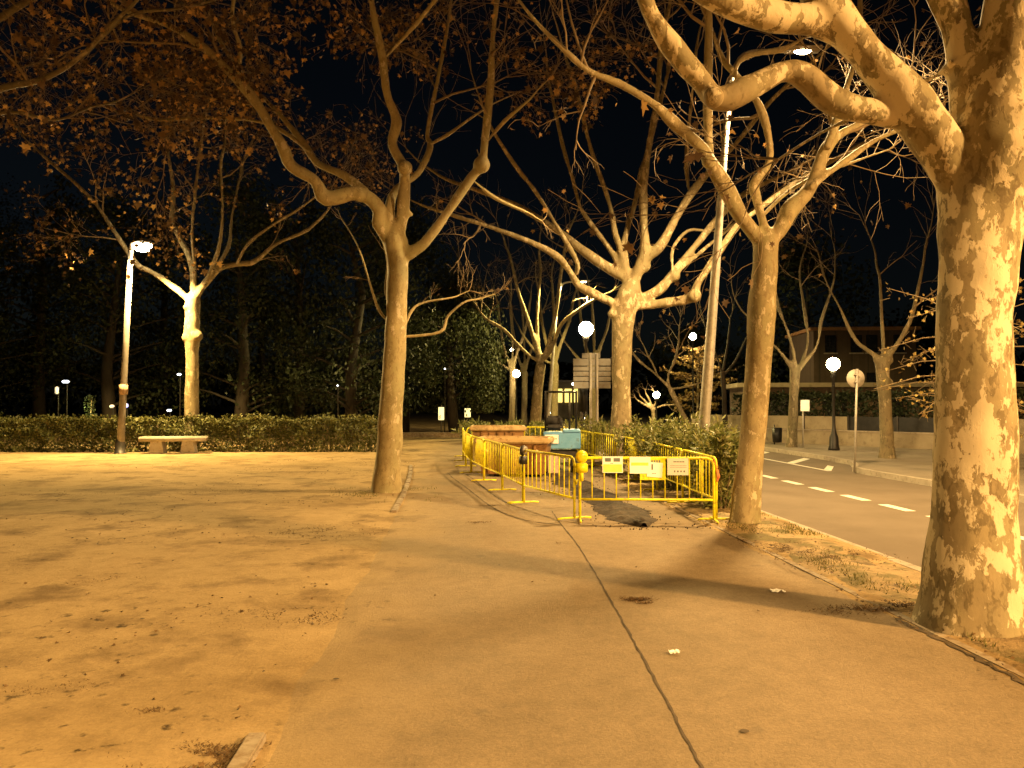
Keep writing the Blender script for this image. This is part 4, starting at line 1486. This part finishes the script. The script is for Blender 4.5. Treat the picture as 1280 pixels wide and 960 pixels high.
root = thing('mini_dumper', 'blue tracked site machine with black roll bar and white sticker', 'machine', (2.62, 20.1, 0.014), -0.12)
mb = MB()
mb.box((0, 0, .82), (.94, .86, .42), 0, 0, None, .02)
mb.box((.25, 0, 1.06), (.44, .86, .08), 0, 0, None, .02)
mb.build('body', M['blue'], root)
for s_ in (-1, 1):
    mb = MB()
    for y_ in (-.42, .42):
        mb.tube([(s_ * .34, y_, .2), (s_ * .34, y_ + .001, .2), ], .01, 4)
    prof = [(y_, z_) for y_, z_ in ((-.55, .06), (-.62, .2), (-.5, .4), (.5, .4), (.62, .2), (.55, .06))]
    vs = [(s_ * .36 - .12, y_, z_) for y_, z_ in prof] + [(s_ * .36 + .12, y_, z_) for y_, z_ in prof]
    n_ = len(prof)
    mb.add(vs, [tuple(range(n_)), tuple(range(n_, 2 * n_))[::-1]] + [(i, n_ + i, n_ + (i + 1) % n_, (i + 1) % n_) for i in range(n_)])
    for i in range(11):
        mb.box((s_ * .36, -.5 + i * .1, .415), (.25, .04, .025), 0, 0)
    mb.build('track', M['rubber'], root)
mb = MB()
mb.box((0, 0, .48), (.8, .8, .16), 0, 0, None, .02)
mb.build('chassis', M['darkmetal'], root)
mb = MB()
mb.box((-.2, .05, 1.14), (.42, .4, .14), 0, 0, None, .05)
mb.box((-.2, .26, 1.28), (.42, .12, .32), 0, 0, None, .05)
mb.build('seat', M['rubber'], root, True)
mb = MB()
for x_ in (-.42, .38):
    mb.tube([(x_, .3, 1.0), (x_, .3, 2.02), (x_, .3, 2.08)], .028, 8)
mb.tube([(.2, -.1, 1.0), (.2, -.1, 2.06)], .025, 8)
mb.tube([(-.45, .3, 2.06), (.41, .3, 2.06)], .03, 8)
mb.tube([(.38, .3, 2.06), (.2, -.1, 2.06)], .025, 8)
mb.build('roll_bar', M['blackmetal'], root, True)
mb = MB()
mb.tube([(.02, -.2, 1.0), (.02, -.24, 1.28)], .012, 6)
mb.tube([(.1, -.2, 1.0), (.1, -.25, 1.24)], .012, 6)
mb.tube([(.02, -.24, 1.28), (.02, -.245, 1.31)], .02, 6)
mb.build('levers', M['blackmetal'], root, True)
mb = MB()
mb.box((-.26, -.453, .86), (.34, .006, .22), 0, 0)
mb.build('sticker', M['sheet'], root)
mb = MB()
for i in range(5):
    mb.box((-.37 + i * .055, -.4575, .87), (.04, .002, .025), 0, 0)
mb.build('lettering', M['tape'], root)

# pale board leaning by the machine, sack
mb = MB()
mb.box((2.12, 17.7, .42), (.26, .03, .44), -0.1, 0, Matrix.Rotation(-0.1, 4, 'Z') @ Matrix.Rotation(-0.15, 4, 'X'), .004)
mb.box((2.12, 17.78, .2), (.04, .03, .42), 0, 0)
tag(mb.build('leaning_board', M['sacks'], None), 'pale board standing between the front skip and blue machine', 'board')
mb = MB()
vs, fs = [], []
for i in range(9):
    for k in range(13):
        t = k / 12
        ang_ = (t - .5) * 2
        x = 3.905 + .03 * math.copysign(min(1, abs(ang_) * 5), ang_) + .02 * noise.noise(Vector((i * .8, k * .5, 2)))
        z = .985 - max(0, abs(ang_) - .12) * .4 * (1 + .3 * noise.noise(Vector((i * .6, ang_, 5))))
        vs.append((x, 18.5 + i * .055, z))
for i in range(8):
    for k in range(12):
        fs.append((i * 13 + k, i * 13 + k + 1, (i + 1) * 13 + k + 1, (i + 1) * 13 + k))
mb.add(vs, fs)
tag(mb.build('cloth', M['sacks'], None, True), 'pinkish rag draped over a yellow barrier beside the oleanders', 'cloth')


# ------------------------------------------------------------------ lamps
def point(loc, colr, power, radius=0.12):
    l = bpy.data.lights.new('lamp_light', 'POINT')
    l.energy = power
    l.color = colr
    l.shadow_soft_size = radius
    o = bpy.data.objects.new('lamp_light', l)
    o.location = loc
    col.objects.link(o)
    return o


def spot(loc, colr, power, angle=168, blend=0.25, radius=0.14, rot=(0, 0, 0)):
    l = bpy.data.lights.new('lamp_light', 'SPOT')
    l.energy = power
    l.color = colr
    l.shadow_soft_size = radius
    l.spot_size = R(angle)
    l.spot_blend = blend
    o = bpy.data.objects.new('lamp_light', l)
    o.location = loc
    o.rotation_euler = rot
    col.objects.link(o)
    return o


SOD = (1.0, 0.57, 0.19)
WARM = (1.0, 0.67, 0.28)


def tall_lamp(label, base, top, arm_end, mat, r0=0.09, r1=0.055, group=None, sheet_z=None):
    """Tapered pole, curved arm, flat luminaire."""
    b, t, a = Vector(base), Vector(top), Vector(arm_end)
    root = world_thing('street_lamp', label, 'street lamp', (b.x, b.y, 0), group)
    mb = MB()
    mb.tube([Vector((b.x, b.y, -.1)), b.lerp(t, .02), b.lerp(t, .25), b.lerp(t, .5), b.lerp(t, .75), t], [r0, r0, r0 * .92, (r0 + r1) / 2, r1 * 1.1, r1], 14)
    mb.build('pole', mat, root, True)
    mb = MB()
    mb.lathe([(r0 * 1.9, 0.0), (r0 * 1.9, .03), (r0 * 1.3, .05), (r0 * 1.25, .5), (r0 * 1.02, .56)], (b.x, b.y, 0), 16)
    mb.build('base_collar', mat, root, True)
    dv = (a - t)
    flat = Vector((dv.x, dv.y, 0)).normalized()
    mb = MB()
    mid_ = t + Vector((dv.x * .25, dv.y * .25, dv.z * .7 + .12))
    C = catmull([(t, r1), (mid_, r1 * .8), (a - flat * .2, r1 * .7), (a, r1 * .6)], 6)
    mb.tube([p for p, r in C], [r for p, r in C], 10)
    mb.build('arm', mat, root, True)
    hd = a + flat * 0.3
    rz = math.atan2(flat.y, flat.x)
    m4 = Matrix.Translation(hd) @ Matrix.Rotation(rz, 4, 'Z')
    mb = MB()
    t_ = MB()
    t_.box((0, 0, .045), (.74, .3, .1), 0, 0, None, .045)
    t_.box((-.33, 0, .02), (.2, .12, .08), 0, 0, None, .02)
    mb.add([m4 @ Vector(v) for v in t_.v], t_.f)
    mb.build('housing', M['polegrey'], root, True)
    mb = MB()
    t_ = MB()
    t_.lathe([(.02, -.05), (.06, -.04), (.085, -.015), (.09, 0.0)], (0, 0, 0), 18)
    sc_ = Matrix.Diagonal((1.9, 1.0, 1.0, 1))
    mb.add([m4 @ sc_ @ Vector(v) for v in t_.v], t_.f)
    mb.build('lens', M['lamphot'], root, True)
    return root, hd


# tall street lamp in the verge, arm over the road
pb = at(873, 560, 15.2)
pb = Vector((pb.x, pb.y, 0))
pt_ = at(912, 104, 15.2)
pa = at(984, 64, 15.2)
_, hd = tall_lamp('tall tapering street pole with curved arm and bright head above the road', pb, pt_, pa, M['galva'], 0.115, 0.06, 'tall street lamps')
spot(hd + Vector((0, 0, -.16)), WARM, 7000, 156, .3, .3)
# its twin across the road, just beside the viewer (lights the foreground)
_, hd0 = tall_lamp('tall street pole across the road beside the viewer', Vector((16.6, -4.1, 0)), Vector((16.4, -3.95, 8.4)), Vector((14.9, -2.7, 8.9)), M['galva'], 0.115, 0.06, 'tall street lamps')
spot(hd0 + Vector((0, 0, -.16)), SOD, 24500, 172, .12, .4)

# added unseen lamp in line with the near row, fill light from behind
_, hd2 = tall_lamp('added unseen street pole behind the viewer, fill light for the foreground', Vector((4.6, -10.5, 0)), Vector((4.75, -10.5, 7.9)), Vector((6.1, -10.3, 8.5)), M['galva'], 0.115, 0.06, 'tall street lamps')
spot(hd2 + Vector((0, 0, -.16)), (1, .6, .22), 14500, 148, .06)
# and the one farther down the near row
a_, t_, e_ = at(683, 545, 41), at(697, 372, 41), at(722, 352, 41)
_, hd3 = tall_lamp('thin far street pole leaning in front of the yellow lit plane tree', Vector((a_.x, a_.y, 0)), t_, e_, M['galva'], 0.115, 0.06, 'tall street lamps')
spot(hd3 + Vector((0, 0, -.16)), (1, .75, .25), 7000, 172, .15)

# park lamp by the hedge
pb = gr(150, 567)
pt_ = at(163, 312, pb.y * math.cos(YAW))
Dp = (pb - CAM).dot(FW)
pt_ = at(163.5, 313, Dp)
root = world_thing('park_lamp', 'tapering park lamp post with a short bright head at the hedge', 'street lamp', (pb.x, pb.y, 0))
mb = MB()
mb.tube([Vector((pb.x, pb.y, -.1)), pb.lerp(pt_, .2), pb.lerp(pt_, .5), pt_], [.135, .12, .105, .085], 14)
mb.build('pole', M['polegrey'], root, True)
mb = MB()
mb.lathe([(.24, 0), (.24, .03), (.17, .05), (.16, .4), (.13, .5)], (pb.x, pb.y, 0), 14)
mb.build('base_collar', M['darkmetal'], root, True)
ha = at(172, 305, Dp)
hb = at(190, 309, Dp)
mb = MB()
mb.tube([pt_, at(164.5, 304, Dp), ha], [.085, .07, .05], 10)
mb.build('arm', M['polegrey'], root, True)
hc = at(178, 309, Dp)
mb = MB()
mb.box(hc + Vector((0, 0, .19)), (.62, .36, .1), 0, 0, None, .045)
mb.build('housing', M['darkmetal'], root, True)
mb = MB()
t_ = MB()
t_.lathe([(.03, -.17), (.15, -.13), (.23, -.04), (.25, .06), (.22, .139)], (0, 0, 0), 20)
mb.add([hc + Vector((v[0] * 1.35, v[1] * .8, v[2])) for v in t_.v], t_.f)
mb.build('lens', emit('park_lens', (1.0, 0.78, 0.42), 60), root, True)
bx = at(155, 487, Dp)
mb = MB()
mb.box(bx + Vector((0.0, -.03, 0)), (.2, .3, .36), 0, 0, None, .02)
mb.build('junction_box', worn('pale_orange_box', (0.42, 0.28, 0.18), (0.5, 0.34, 0.22), .6), root, True)
spot(hc + Vector((0.05, -.2, -.42)), (1.0, .68, .24), 9000, 165, .2, .2, (R(-14), 0, 0))


p3 = Vector((-8.5, -4.5, 0))  # added unseen copy of the park lamp, fills the left side
dup(root, p3, math.pi, 'added unseen park lamp post behind the viewer, fill light for the dirt')
spot(p3 + Vector((-.2, .2, 6.45)), (1, .64, .22), 8000, 136, .35, .25)

# globe lamps on posts
def globe_lamp(label, px, py, D, gr_px, base=None, style='plain', mat=None, power=0):
    c = at(px, py, D)
    rad = gr_px * D / F_PX
    root = world_thing('globe_lamp', label, 'street lamp', (c.x, c.y, 0), 'globe lamps')
    b = Vector((c.x, c.y, 0))
    mb = MB()
    bm = bmesh.new()
    bmesh.ops.create_icosphere(bm, subdivisions=3, radius=rad)
    bm.verts.index_update()
    mb.add([v.co + c for v in bm.verts], [[v.index for v in f.verts] for f in bm.faces])
    bm.free()
    mb.build('globe', mat or M['globe'], root, True)
    mb = MB()
    if style == 'iron':
        mb.lathe([(.2, 0), (.2, .12), (.17, .2), (.16, .5), (.1, .66), (.075, .8), (.06, .9), (.055, c.z - rad - .25), (.1, c.z - rad - .2), (.06, c.z - rad - .12), (.11, c.z - rad * .93)], (b.x, b.y, -.02), 14)
    else:
        mb.lathe([(.1, 0), (.1, .3), (.055, .36), (.045, c.z - rad - .2), (.1, c.z - rad - .12), (.12, c.z - rad * .9)], (b.x, b.y, -.02), 12)
    mb.build('post', M['blackmetal'], root, True)
    mb = MB()
    mb.lathe([(rad * .34, rad * .945), (rad * .3, rad * 1.02), (rad * .1, rad * 1.1), (.01, rad * 1.25)], c, 14)
    mb.build('cap', M['blackmetal'], root, True)
    return root


globe_lamp('glowing lamp globe high above the road sign back', 732.5, 411, 27, 9, mat=M['globehot'])
globe_lamp('smaller glowing lamp globe right of the weeping tree', 645.5, 467, 58, 4.6)
globe_lamp('glowing globe on a black iron post with flared foot across the road', 1041.5, 455, 29.5, 8, None, 'iron')
globe_lamp('low glowing lamp globe lighting the tiny pruned tree', 820.5, 493.5, 47, 4.2)
globe_lamp('glowing lamp globe half hidden behind the tall pole', 866, 420.5, 56, 4.2, mat=M['globehot'])
globe_lamp('pinprick lamp globe beside the weeping tree top, farthest down the street', 640, 437, 105, 2.2, mat=M['farlamp'])
globe_lamp('pinprick lamp globe over the lit yellow facade', 717, 480, 88, 2.0, mat=M['farlamp'])
globe_lamp('pinprick low lamp globe above the seat of the blue machine', 686, 516, 70, 2.2, mat=M['farlamp'])
globe_lamp('pinprick low lamp globe right of the black roll bar', 732.5, 522.5, 70, 1.9, mat=M['farlamp'])


# distant lit windows and lights seen through the park trees
def far_light(label, px, py, D, w, h, mat, name='far_lamp', cat='lamp', group=None):
    c = at(px, py, D)
    s_ = D / F_PX
    root = world_thing(name, label, cat, (c.x, c.y, 0), group)
    mb = MB()
    mb.box(c, (w * s_, .12, h * s_), 0, 0, None, .03)
    mb.build('lens', mat, root, True)
    mb = MB()
    mb.tube([(c.x, c.y + .14, -.05), (c.x, c.y + .14, c.z - .1), (c.x, c.y + .1, c.z)], [.03, .025, .02], 8)
    mb.build('post', M['blackmetal'], root, True)


g_ = 'far lights beyond the park'
far_light('short cool white far lamp highest above the hedge, left of the park lamp', 82, 477, 33.5, 8, 3.2, M['coollamp'], group=g_)
far_light('small yellowish far sign light beside the cool far lamp', 71, 488, 33.4, 4, 9, emit('far_sign', (1, .8, .5), .5), 'far_sign', 'sign', g_)
far_light('blue far sign light just behind the park lamp pole', 157.5, 507, 33.2, 5, 5, M['bluelamp'], 'far_sign', 'sign', g_)
far_light('faint blue far sign light left of the park lamp pole', 140, 508, 33.3, 5, 4, emit('faint_blue', (.2, .3, .6), .25), 'far_sign', 'sign', g_)
far_light('cool white far lamp low beside the knobbly trunk', 211.5, 513, 33.4, 5.5, 2.6, M['coollamp'], group=g_)
far_light('cool white far lamp higher beside the knobbly trunk', 224, 468, 33.0, 5, 2.4, M['coollamp'], group=g_)
far_light('lone tiny far lamp in the dark trees above the hedge', 422, 482, 33.0, 2.6, 2, M['coollamp'], group=g_)
far_light('tiny far lamp in the dark near the weeping tree', 556, 461, 42, 2, 2, M['coollamp'], group=g_)
# lit green bush spot behind the hedge
c = at(113, 505, 33.6)
root = world_thing('lit_bush', 'small yellow green lit bush glimpsed behind the hedge', 'bush', (c.x, c.y, 0))
lf = MB()
rnd = random.Random(77)
for i in range(500):
    h_ = rnd.random()
    p = Vector((c.x + rnd.gauss(0, .16 * (1.2 - h_)), c.y + rnd.gauss(0, .16), .1 + h_ * 2.0))
    add_leaf(lf, p, rvec(rnd), rvec(rnd), .1, rnd, True)
lf.build('foliage', M['pepper'], root)
mb = MB()
mb.tube([(c.x, c.y, -.05), (c.x, c.y, 1.0), (c.x + .05, c.y, 1.9)], [.04, .03, .01], 6)
mb.build('stem', M['twig'], root)
point((c.x + .1, c.y - .7, 1.5), (.9, 1.0, .35), 60, .05)

# two lit posters on posts at the end of the path
for px, py, w, h, D, lab in ((551.5, 517, 7, 16, 42, 'tall lit poster on a post at the dark end of the path'),
                             (584.5, 516, 7.5, 11, 44, 'square lit poster on a post behind the rear skip')):
    c = at(px, py, D)
    s_ = D / F_PX
    root = world_thing('lit_poster', lab, 'poster', (c.x, c.y, 0))
    mb = MB()
    mb.box(c, (w * s_, .05, h * s_), 0, 0, None, .008)
    mb.build('panel', M['litposter'], root)
    mb = MB()
    mb.tube([(c.x, c.y + .06, -.05), (c.x, c.y + .06, c.z + h * s_ / 2 + .1)], .035, 8)
    mb.build('post', M['darkmetal'], root, True)
    mb = MB()
    rr = random.Random(px)
    for i in range(4):
        mb.box((c.x + (rr.random() - .5) * w * s_ * .5, c.y - .028, c.z - h * s_ * (.15 + .08 * i)), (w * s_ * .3, .006, .03), 0, 0)
    mb.build('lettering', M['twig'], root)
# low kerb wall where the path ends
a, b = gr(495, 547), gr(578, 548)
mb = MB()
mb.box(((a.x + b.x) / 2 - .5, a.y + .3, .12), ((b - a).length + 1.5, .3, .26), 0, 0, None, .02)
tag(mb.build('low_wall', M['edging'], None), 'low concrete kerb wall closing the far dark end of the path', 'wall')

# road sign seen from behind
D = 25
pl, pr = at(738.5, 530, D), at(746.5, 530, D)
root = world_thing('road_sign', 'large stacked direction sign seen from behind on two posts', 'sign', (pl.x, pl.y, 0))
for q in (pl, pr):
    mb = MB()
    tz = at(738, 441, D).z
    mb.tube([(q.x, q.y, -.05), (q.x, q.y, tz)], .045, 10)
    mb.build('post', M['galva'], root, True)
s_ = D / F_PX
for y0, y1, x0, x1 in ((441, 447.4, 728, 751), (448, 457, 717, 764), (458, 463.5, 717, 764), (464.2, 470, 717, 764), (470.7, 476.5, 717, 764), (477.2, 485.5, 717, 764)):
    a, b = at(x0, y1, D), at(x1, y0, D)
    mb = MB()
    mb.box(((a.x + b.x) / 2, (a.y + b.y) / 2 + .09, (a.z + b.z) / 2), (b.x - a.x, .04, b.z - a.z - .004), -YAW, 0, None, .008)
    mb.build('panel', M['signback'], root)

# traffic light seen from behind
c = at(728, 500, 26)
root = world_thing('traffic_light', 'black traffic light seen from behind near the road sign', 'traffic light', (c.x, c.y, 0))
mb = MB()
mb.tube([(c.x, c.y + .1, -.05), (c.x, c.y + .1, 2.3)], .05, 10)
mb.build('post', M['darkmetal'], root, True)
mb = MB()
mb.box((c.x, c.y - .02, 1.95), (.3, .16, .92), 0, 0, None, .03)
mb.build('signal_box', M['blackmetal'], root, True)
for k in range(3):
    mb = MB()
    mb.tube([(c.x, c.y + .06, 1.65 + k * .3), (c.x, c.y + .26, 1.67 + k * .3)], [.11, .1], 14)
    mb.build('hood', M['blackmetal'], root, True)
# lit yellow facade far down the street
c = at(712, 500, 92)
root = world_thing('lit_building', 'far yellow lit building glimpsed past the black roll bar', 'building', (c.x, c.y, 0))
mb = MB()
mb.box((c.x - .2, c.y + 3, 2.0), (3.4, 5, 4.4), 0, 0, None, .03)
mb.build('wall', M['wall'], root)
mb = MB()
mb.box((c.x - .2, c.y + 3, 4.32), (3.7, 5.3, .2), 0, 0, None, .03)
mb.build('roof', M['kerb'], root)
for k in range(3):
    mb = MB()
    mb.box((c.x - 1.2 + k * 1.1, c.y + .47, 2.6), (.8, .1, 1.6), 0, 0, None, .01)
    mb.build('window', M['facade_glow'], root)  # glowing panels stand in for lamplight falling on the facade

# ------------------------------------------------------------------ bench
pb = gr(217, 567)
root = thing('stone_bench', 'plain stone slab bench on two wedge legs before the hedge', 'bench', (pb.x, pb.y, 0), 0.06)
mb = MB()
mb.box((0, 0, .52), (2.2, .58, .17), 0, 0, None, .025)
mb.build('seat', M['concrete'], root, True)
for s_ in (-1, 1):
    mb = MB()
    vs = []
    for z, w, d in ((-.03, .5, .4), (.438, .36, .5)):
        vs += [(s_ * .52 - w / 2, -d / 2, z), (s_ * .52 + w / 2, -d / 2, z), (s_ * .52 + w / 2, d / 2, z), (s_ * .52 - w / 2, d / 2, z)]
    mb.add(vs, [(3, 2, 1, 0), (4, 5, 6, 7)] + [(i, (i + 1) % 4, 4 + (i + 1) % 4, 4 + i) for i in range(4)])
    mb.build('leg', M['concrete'], root)

# ------------------------------------------------------------------ across the road
# round sign (back)
b = gr(1068, 586, 0.0)
D = (b - CAM).dot(FW)
root = world_thing('round_sign', 'round traffic sign seen from behind on a thin pole at the island', 'sign', (b.x, b.y, 0))
t = at(1071.5, 461, D)
mb = MB()
mb.tube([(b.x, b.y, -.1), (t.x, t.y, t.z)], .03, 10)
mb.build('post', M['galva'], root, True)
c = at(1071, 473, D)
mb = MB()
t_ = MB()
t_.lathe([(.225, -.012), (.25, -.012), (.25, .012), (.01, .013)], (0, 0, 0), 32)
m4 = Matrix.Translation(c + Vector((0, .06, 0))) @ Matrix.Rotation(math.pi / 2, 4, 'X')
mb.add([m4 @ Vector(v) for v in t_.v], t_.f)
mb.build('disc', worn('pale_sign_back', (.36, .32, .27), (.46, .41, .35), .6, .1), root, True)
mb = MB()
for dz in (-.1, .1):
    mb.box(c + Vector((0, .012, dz)), (.12, .09, .03), 0, 0, None, .004)
mb.build('bracket', M['galva'], root)

# white notice on post, bin
b = gr(1004, 559)
D = (b - CAM).dot(FW)
root = world_thing('notice_post', 'white rectangular notice on a slim post across the road', 'sign', (b.x, b.y, 0))
c = at(1005.5, 507, D)
s_ = D / F_PX
mb = MB()
mb.tube([(b.x, b.y, -.05), (b.x, b.y, c.z + .1)], .03, 8)
mb.build('post', M['galva'], root, True)
mb = MB()
mb.box(c + Vector((0, -.055, 0)), (11.5 * s_, .03, 14 * s_), 0, 0, None, .006)
mb.build('panel', M['sheet'], root)
b = gr(971.5, 556)
D = (b - CAM).dot(FW)
s_ = D / F_PX
root = thing('litter_bin', 'black litter bin on the pavement left of the bare plane tree', 'bin', (b.x, b.y, 0.004), 0.1)
mb = MB()
mb.lathe([(.15, .1), (.19, .12), (.21, .72), (.2, .72), (.18, .14)], (0, 0, 0), 18)
mb.build('basket', M['blackmetal'], root, True)
mb = MB()
mb.tube([(0, .24, -.03), (0, .24, .85)], .025, 8)
mb.tube([(0, .24, .6), (0, .19, .6)], .02, 6)
mb.build('post', M['blackmetal'], root, True)

# low cream wall with a fence on top, dark hedge and buildings
wa, wb = gr(930, 551.5), gr(1182, 562.5)
wd = (wb - wa)
wc = wb + wd.normalized() * 14
wa2 = wa - wd.normalized() * 3
wl = (wc - wa2)
ang = math.atan2(wl.y, wl.x)
mid_ = (wa2 + wc) / 2
root = world_thing('garden_wall', 'low cream garden wall carrying fence panels across the road', 'wall', (mid_.x, mid_.y, 0))
mb = MB()
mb.box((mid_.x, mid_.y, .28), (wl.length, .25, .62), ang)
mb.build('wall_base', M['wall'], root)
mb = MB()
mb.box((mid_.x, mid_.y, .615), (wl.length + .02, .32, .05), ang, 0, None, .01)
mb.build('coping', M['kerb'], root)
npan = int(wl.length / 2.0)
ux = wl.normalized()
for i in range(npan):
    q = wa2 + ux * (2.0 * i + 1.0)
    mb = MB()
    mb.box((q.x, q.y, .93), (1.9, .04, .56), ang, 0, None, .005)
    mb.build('fence_panel', M['wall'] if i != 4 and i != 5 else M['blackmetal'], root)
    q2 = wa2 + ux * (2.0 * i)
    mb = MB()
    mb.box((q2.x, q2.y, .93), (.07, .07, .66), ang, 0, None, .006)
    mb.build('fence_post', M['darkmetal'], root)
rnd = random.Random(140)
nb = Vector((-ux.y, ux.x, 0))
hq = wa2 + nb * .5 + ux * 2
hr = world_thing('hedge', 'tall dark hedge behind the cream wall across the road', 'hedge', (hq.x, hq.y, 0))
mb = MB()
e_ = hq + ux * 16
leaf_box(mb, (hq.x, hq.y, 0), (e_.x, e_.y, 0), 1.4, 2.15, 14000, .16, rnd, 9)
n_leaf = len(mb.f)
for i in range(60):
    q = hq.lerp(e_, rnd.random()) + nb * rnd.uniform(.3, 1.1)
    mb.tube([(q.x, q.y, -.05), (q.x + rnd.uniform(-.1, .1), q.y, 1.0), (q.x + rnd.uniform(-.2, .2), q.y, 1.95)], [.03, .02, .01], 4, cap=False)
mb.mi = [1 if i >= n_leaf else 0 for i in range(len(mb.f))]
mb.build('foliage', [M['dark_green'], M['twig']], hr)

# long low building, with brick block behind it
c = at(1010, 503, 44)
root = world_thing('low_building', 'long low building with a pale flat eave behind the dark hedge', 'building', (c.x, c.y, 0))
mb = MB()
mb.box((c.x + 5, c.y + 2, 1.3), (16, 5, 2.7), ang * .2)
mb.build('wall', M['building'], root)
mb = MB()
mb.box((c.x + 5, c.y + 2, 2.78), (16.8, 5.8, .26), ang * .2, 0, None, .02)
mb.build('roof', M['wall'], root)
for k in range(5):
    mb = MB()
    off = Matrix.Rotation(ang * .2, 4, 'Z') @ Vector((-6 + k * 3.0, -2.52, 0))
    mb.box((c.x + 5 + off.x, c.y + 2 + off.y, 1.5), (1.3, .08, 1.1), ang * .2)
    mb.build('window', M['pane'], root)
c = at(1090, 503, 52)
root = world_thing('brick_house', 'dim brick house with twin dark windows above the pollarded tree', 'building', (c.x, c.y, 0))
ra = -0.15
mb = MB()
mb.box((c.x, c.y + 3, 3.3), (6.6, 6, 6.6), ra)
mb.build('wall', M['building'], root)
mb = MB()
mb.box((c.x, c.y + 3, 6.7), (7.1, 6.5, .22), ra, 0, None, .03)
mb.build('roof', M['skip'], root)
for k, (ox, oz) in enumerate(((-.55, 5.7), (.45, 5.7), (-2.2, 5.7), (2.2, 5.7), (-.55, 3.2), (.45, 3.2))):
    off = Matrix.Rotation(ra, 4, 'Z') @ Vector((ox, -3.02, 0))
    mb = MB()
    mb.box((c.x + off.x, c.y + 3 + off.y, oz), (.72, .1, 1.15), ra, 0, None, .01)
    w_ = mb.build('window', M['pane'], root)
    mb = MB()
    off2 = Matrix.Rotation(ra, 4, 'Z') @ Vector((ox, -3.06, 0))
    mb.box((c.x + off2.x, c.y + 3 + off2.y, oz - .64), (.9, .16, .08), ra, 0, None, .01)
    mb.build('sill', M['kerb'], w_)

# far dark treeline closing the horizon
rnd = random.Random(150)
lf = MB()
for i in range(9000):
    x = rnd.uniform(-110, 140)
    hh = 9 + 5 * noise.noise(Vector((x * .06, 0, 3))) + 2 * noise.noise(Vector((x * .25, 0, 3)))
    add_leaf(lf, Vector((x, 125 + rnd.uniform(0, 14), rnd.random() ** .8 * max(3, hh))), rvec(rnd), rvec(rnd), rnd.uniform(.9, 2.0), rnd, True)
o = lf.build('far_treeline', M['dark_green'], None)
kind(o, 'stuff', 'black mass of far trees closing the horizon', 'trees')

# ------------------------------------------------------------------ sky, moon, render
w = bpy.data.worlds.new('World')
sc.world = w
w.use_nodes = True
nt = w.node_tree
bg = nt.nodes['Background']
sky = nt.nodes.new('ShaderNodeTexSky')
sky.sky_type = 'NISHITA'
sky.sun_disc = False
sky.sun_elevation = R(20)
sky.sun_rotation = R(140)
nt.links.new(sky.outputs[0], bg.inputs['Color'])
bg.inputs['Strength'].default_value = 0.0006
sl = bpy.data.lights.new('moon', 'SUN')
sl.energy = 0.003
sl.angle = R(0.5)
sl.color = (1, .95, .85)
so = bpy.data.objects.new('moon', sl)
so.rotation_euler = (R(70), 0, R(40))
col.objects.link(so)

for o in list(bpy.data.objects):
    if '_o' in o:
        del o['_o']

vs_ = sc.view_settings
sc.display_settings.display_device = 'sRGB'
vs_.view_transform = 'Standard'
vs_.look = 'None'
vs_.exposure = 0.36
vs_.gamma = 1.0
vs_.use_curve_mapping = False
cy = sc.cycles
cy.max_bounces = 6
cy.diffuse_bounces = 3
cy.glossy_bounces = 2
cy.transmission_bounces = 3
cy.transparent_max_bounces = 6
cy.sample_clamp_indirect = 3.0
cy.caustics_reflective = False
cy.caustics_refractive = False
cy.use_denoising = True
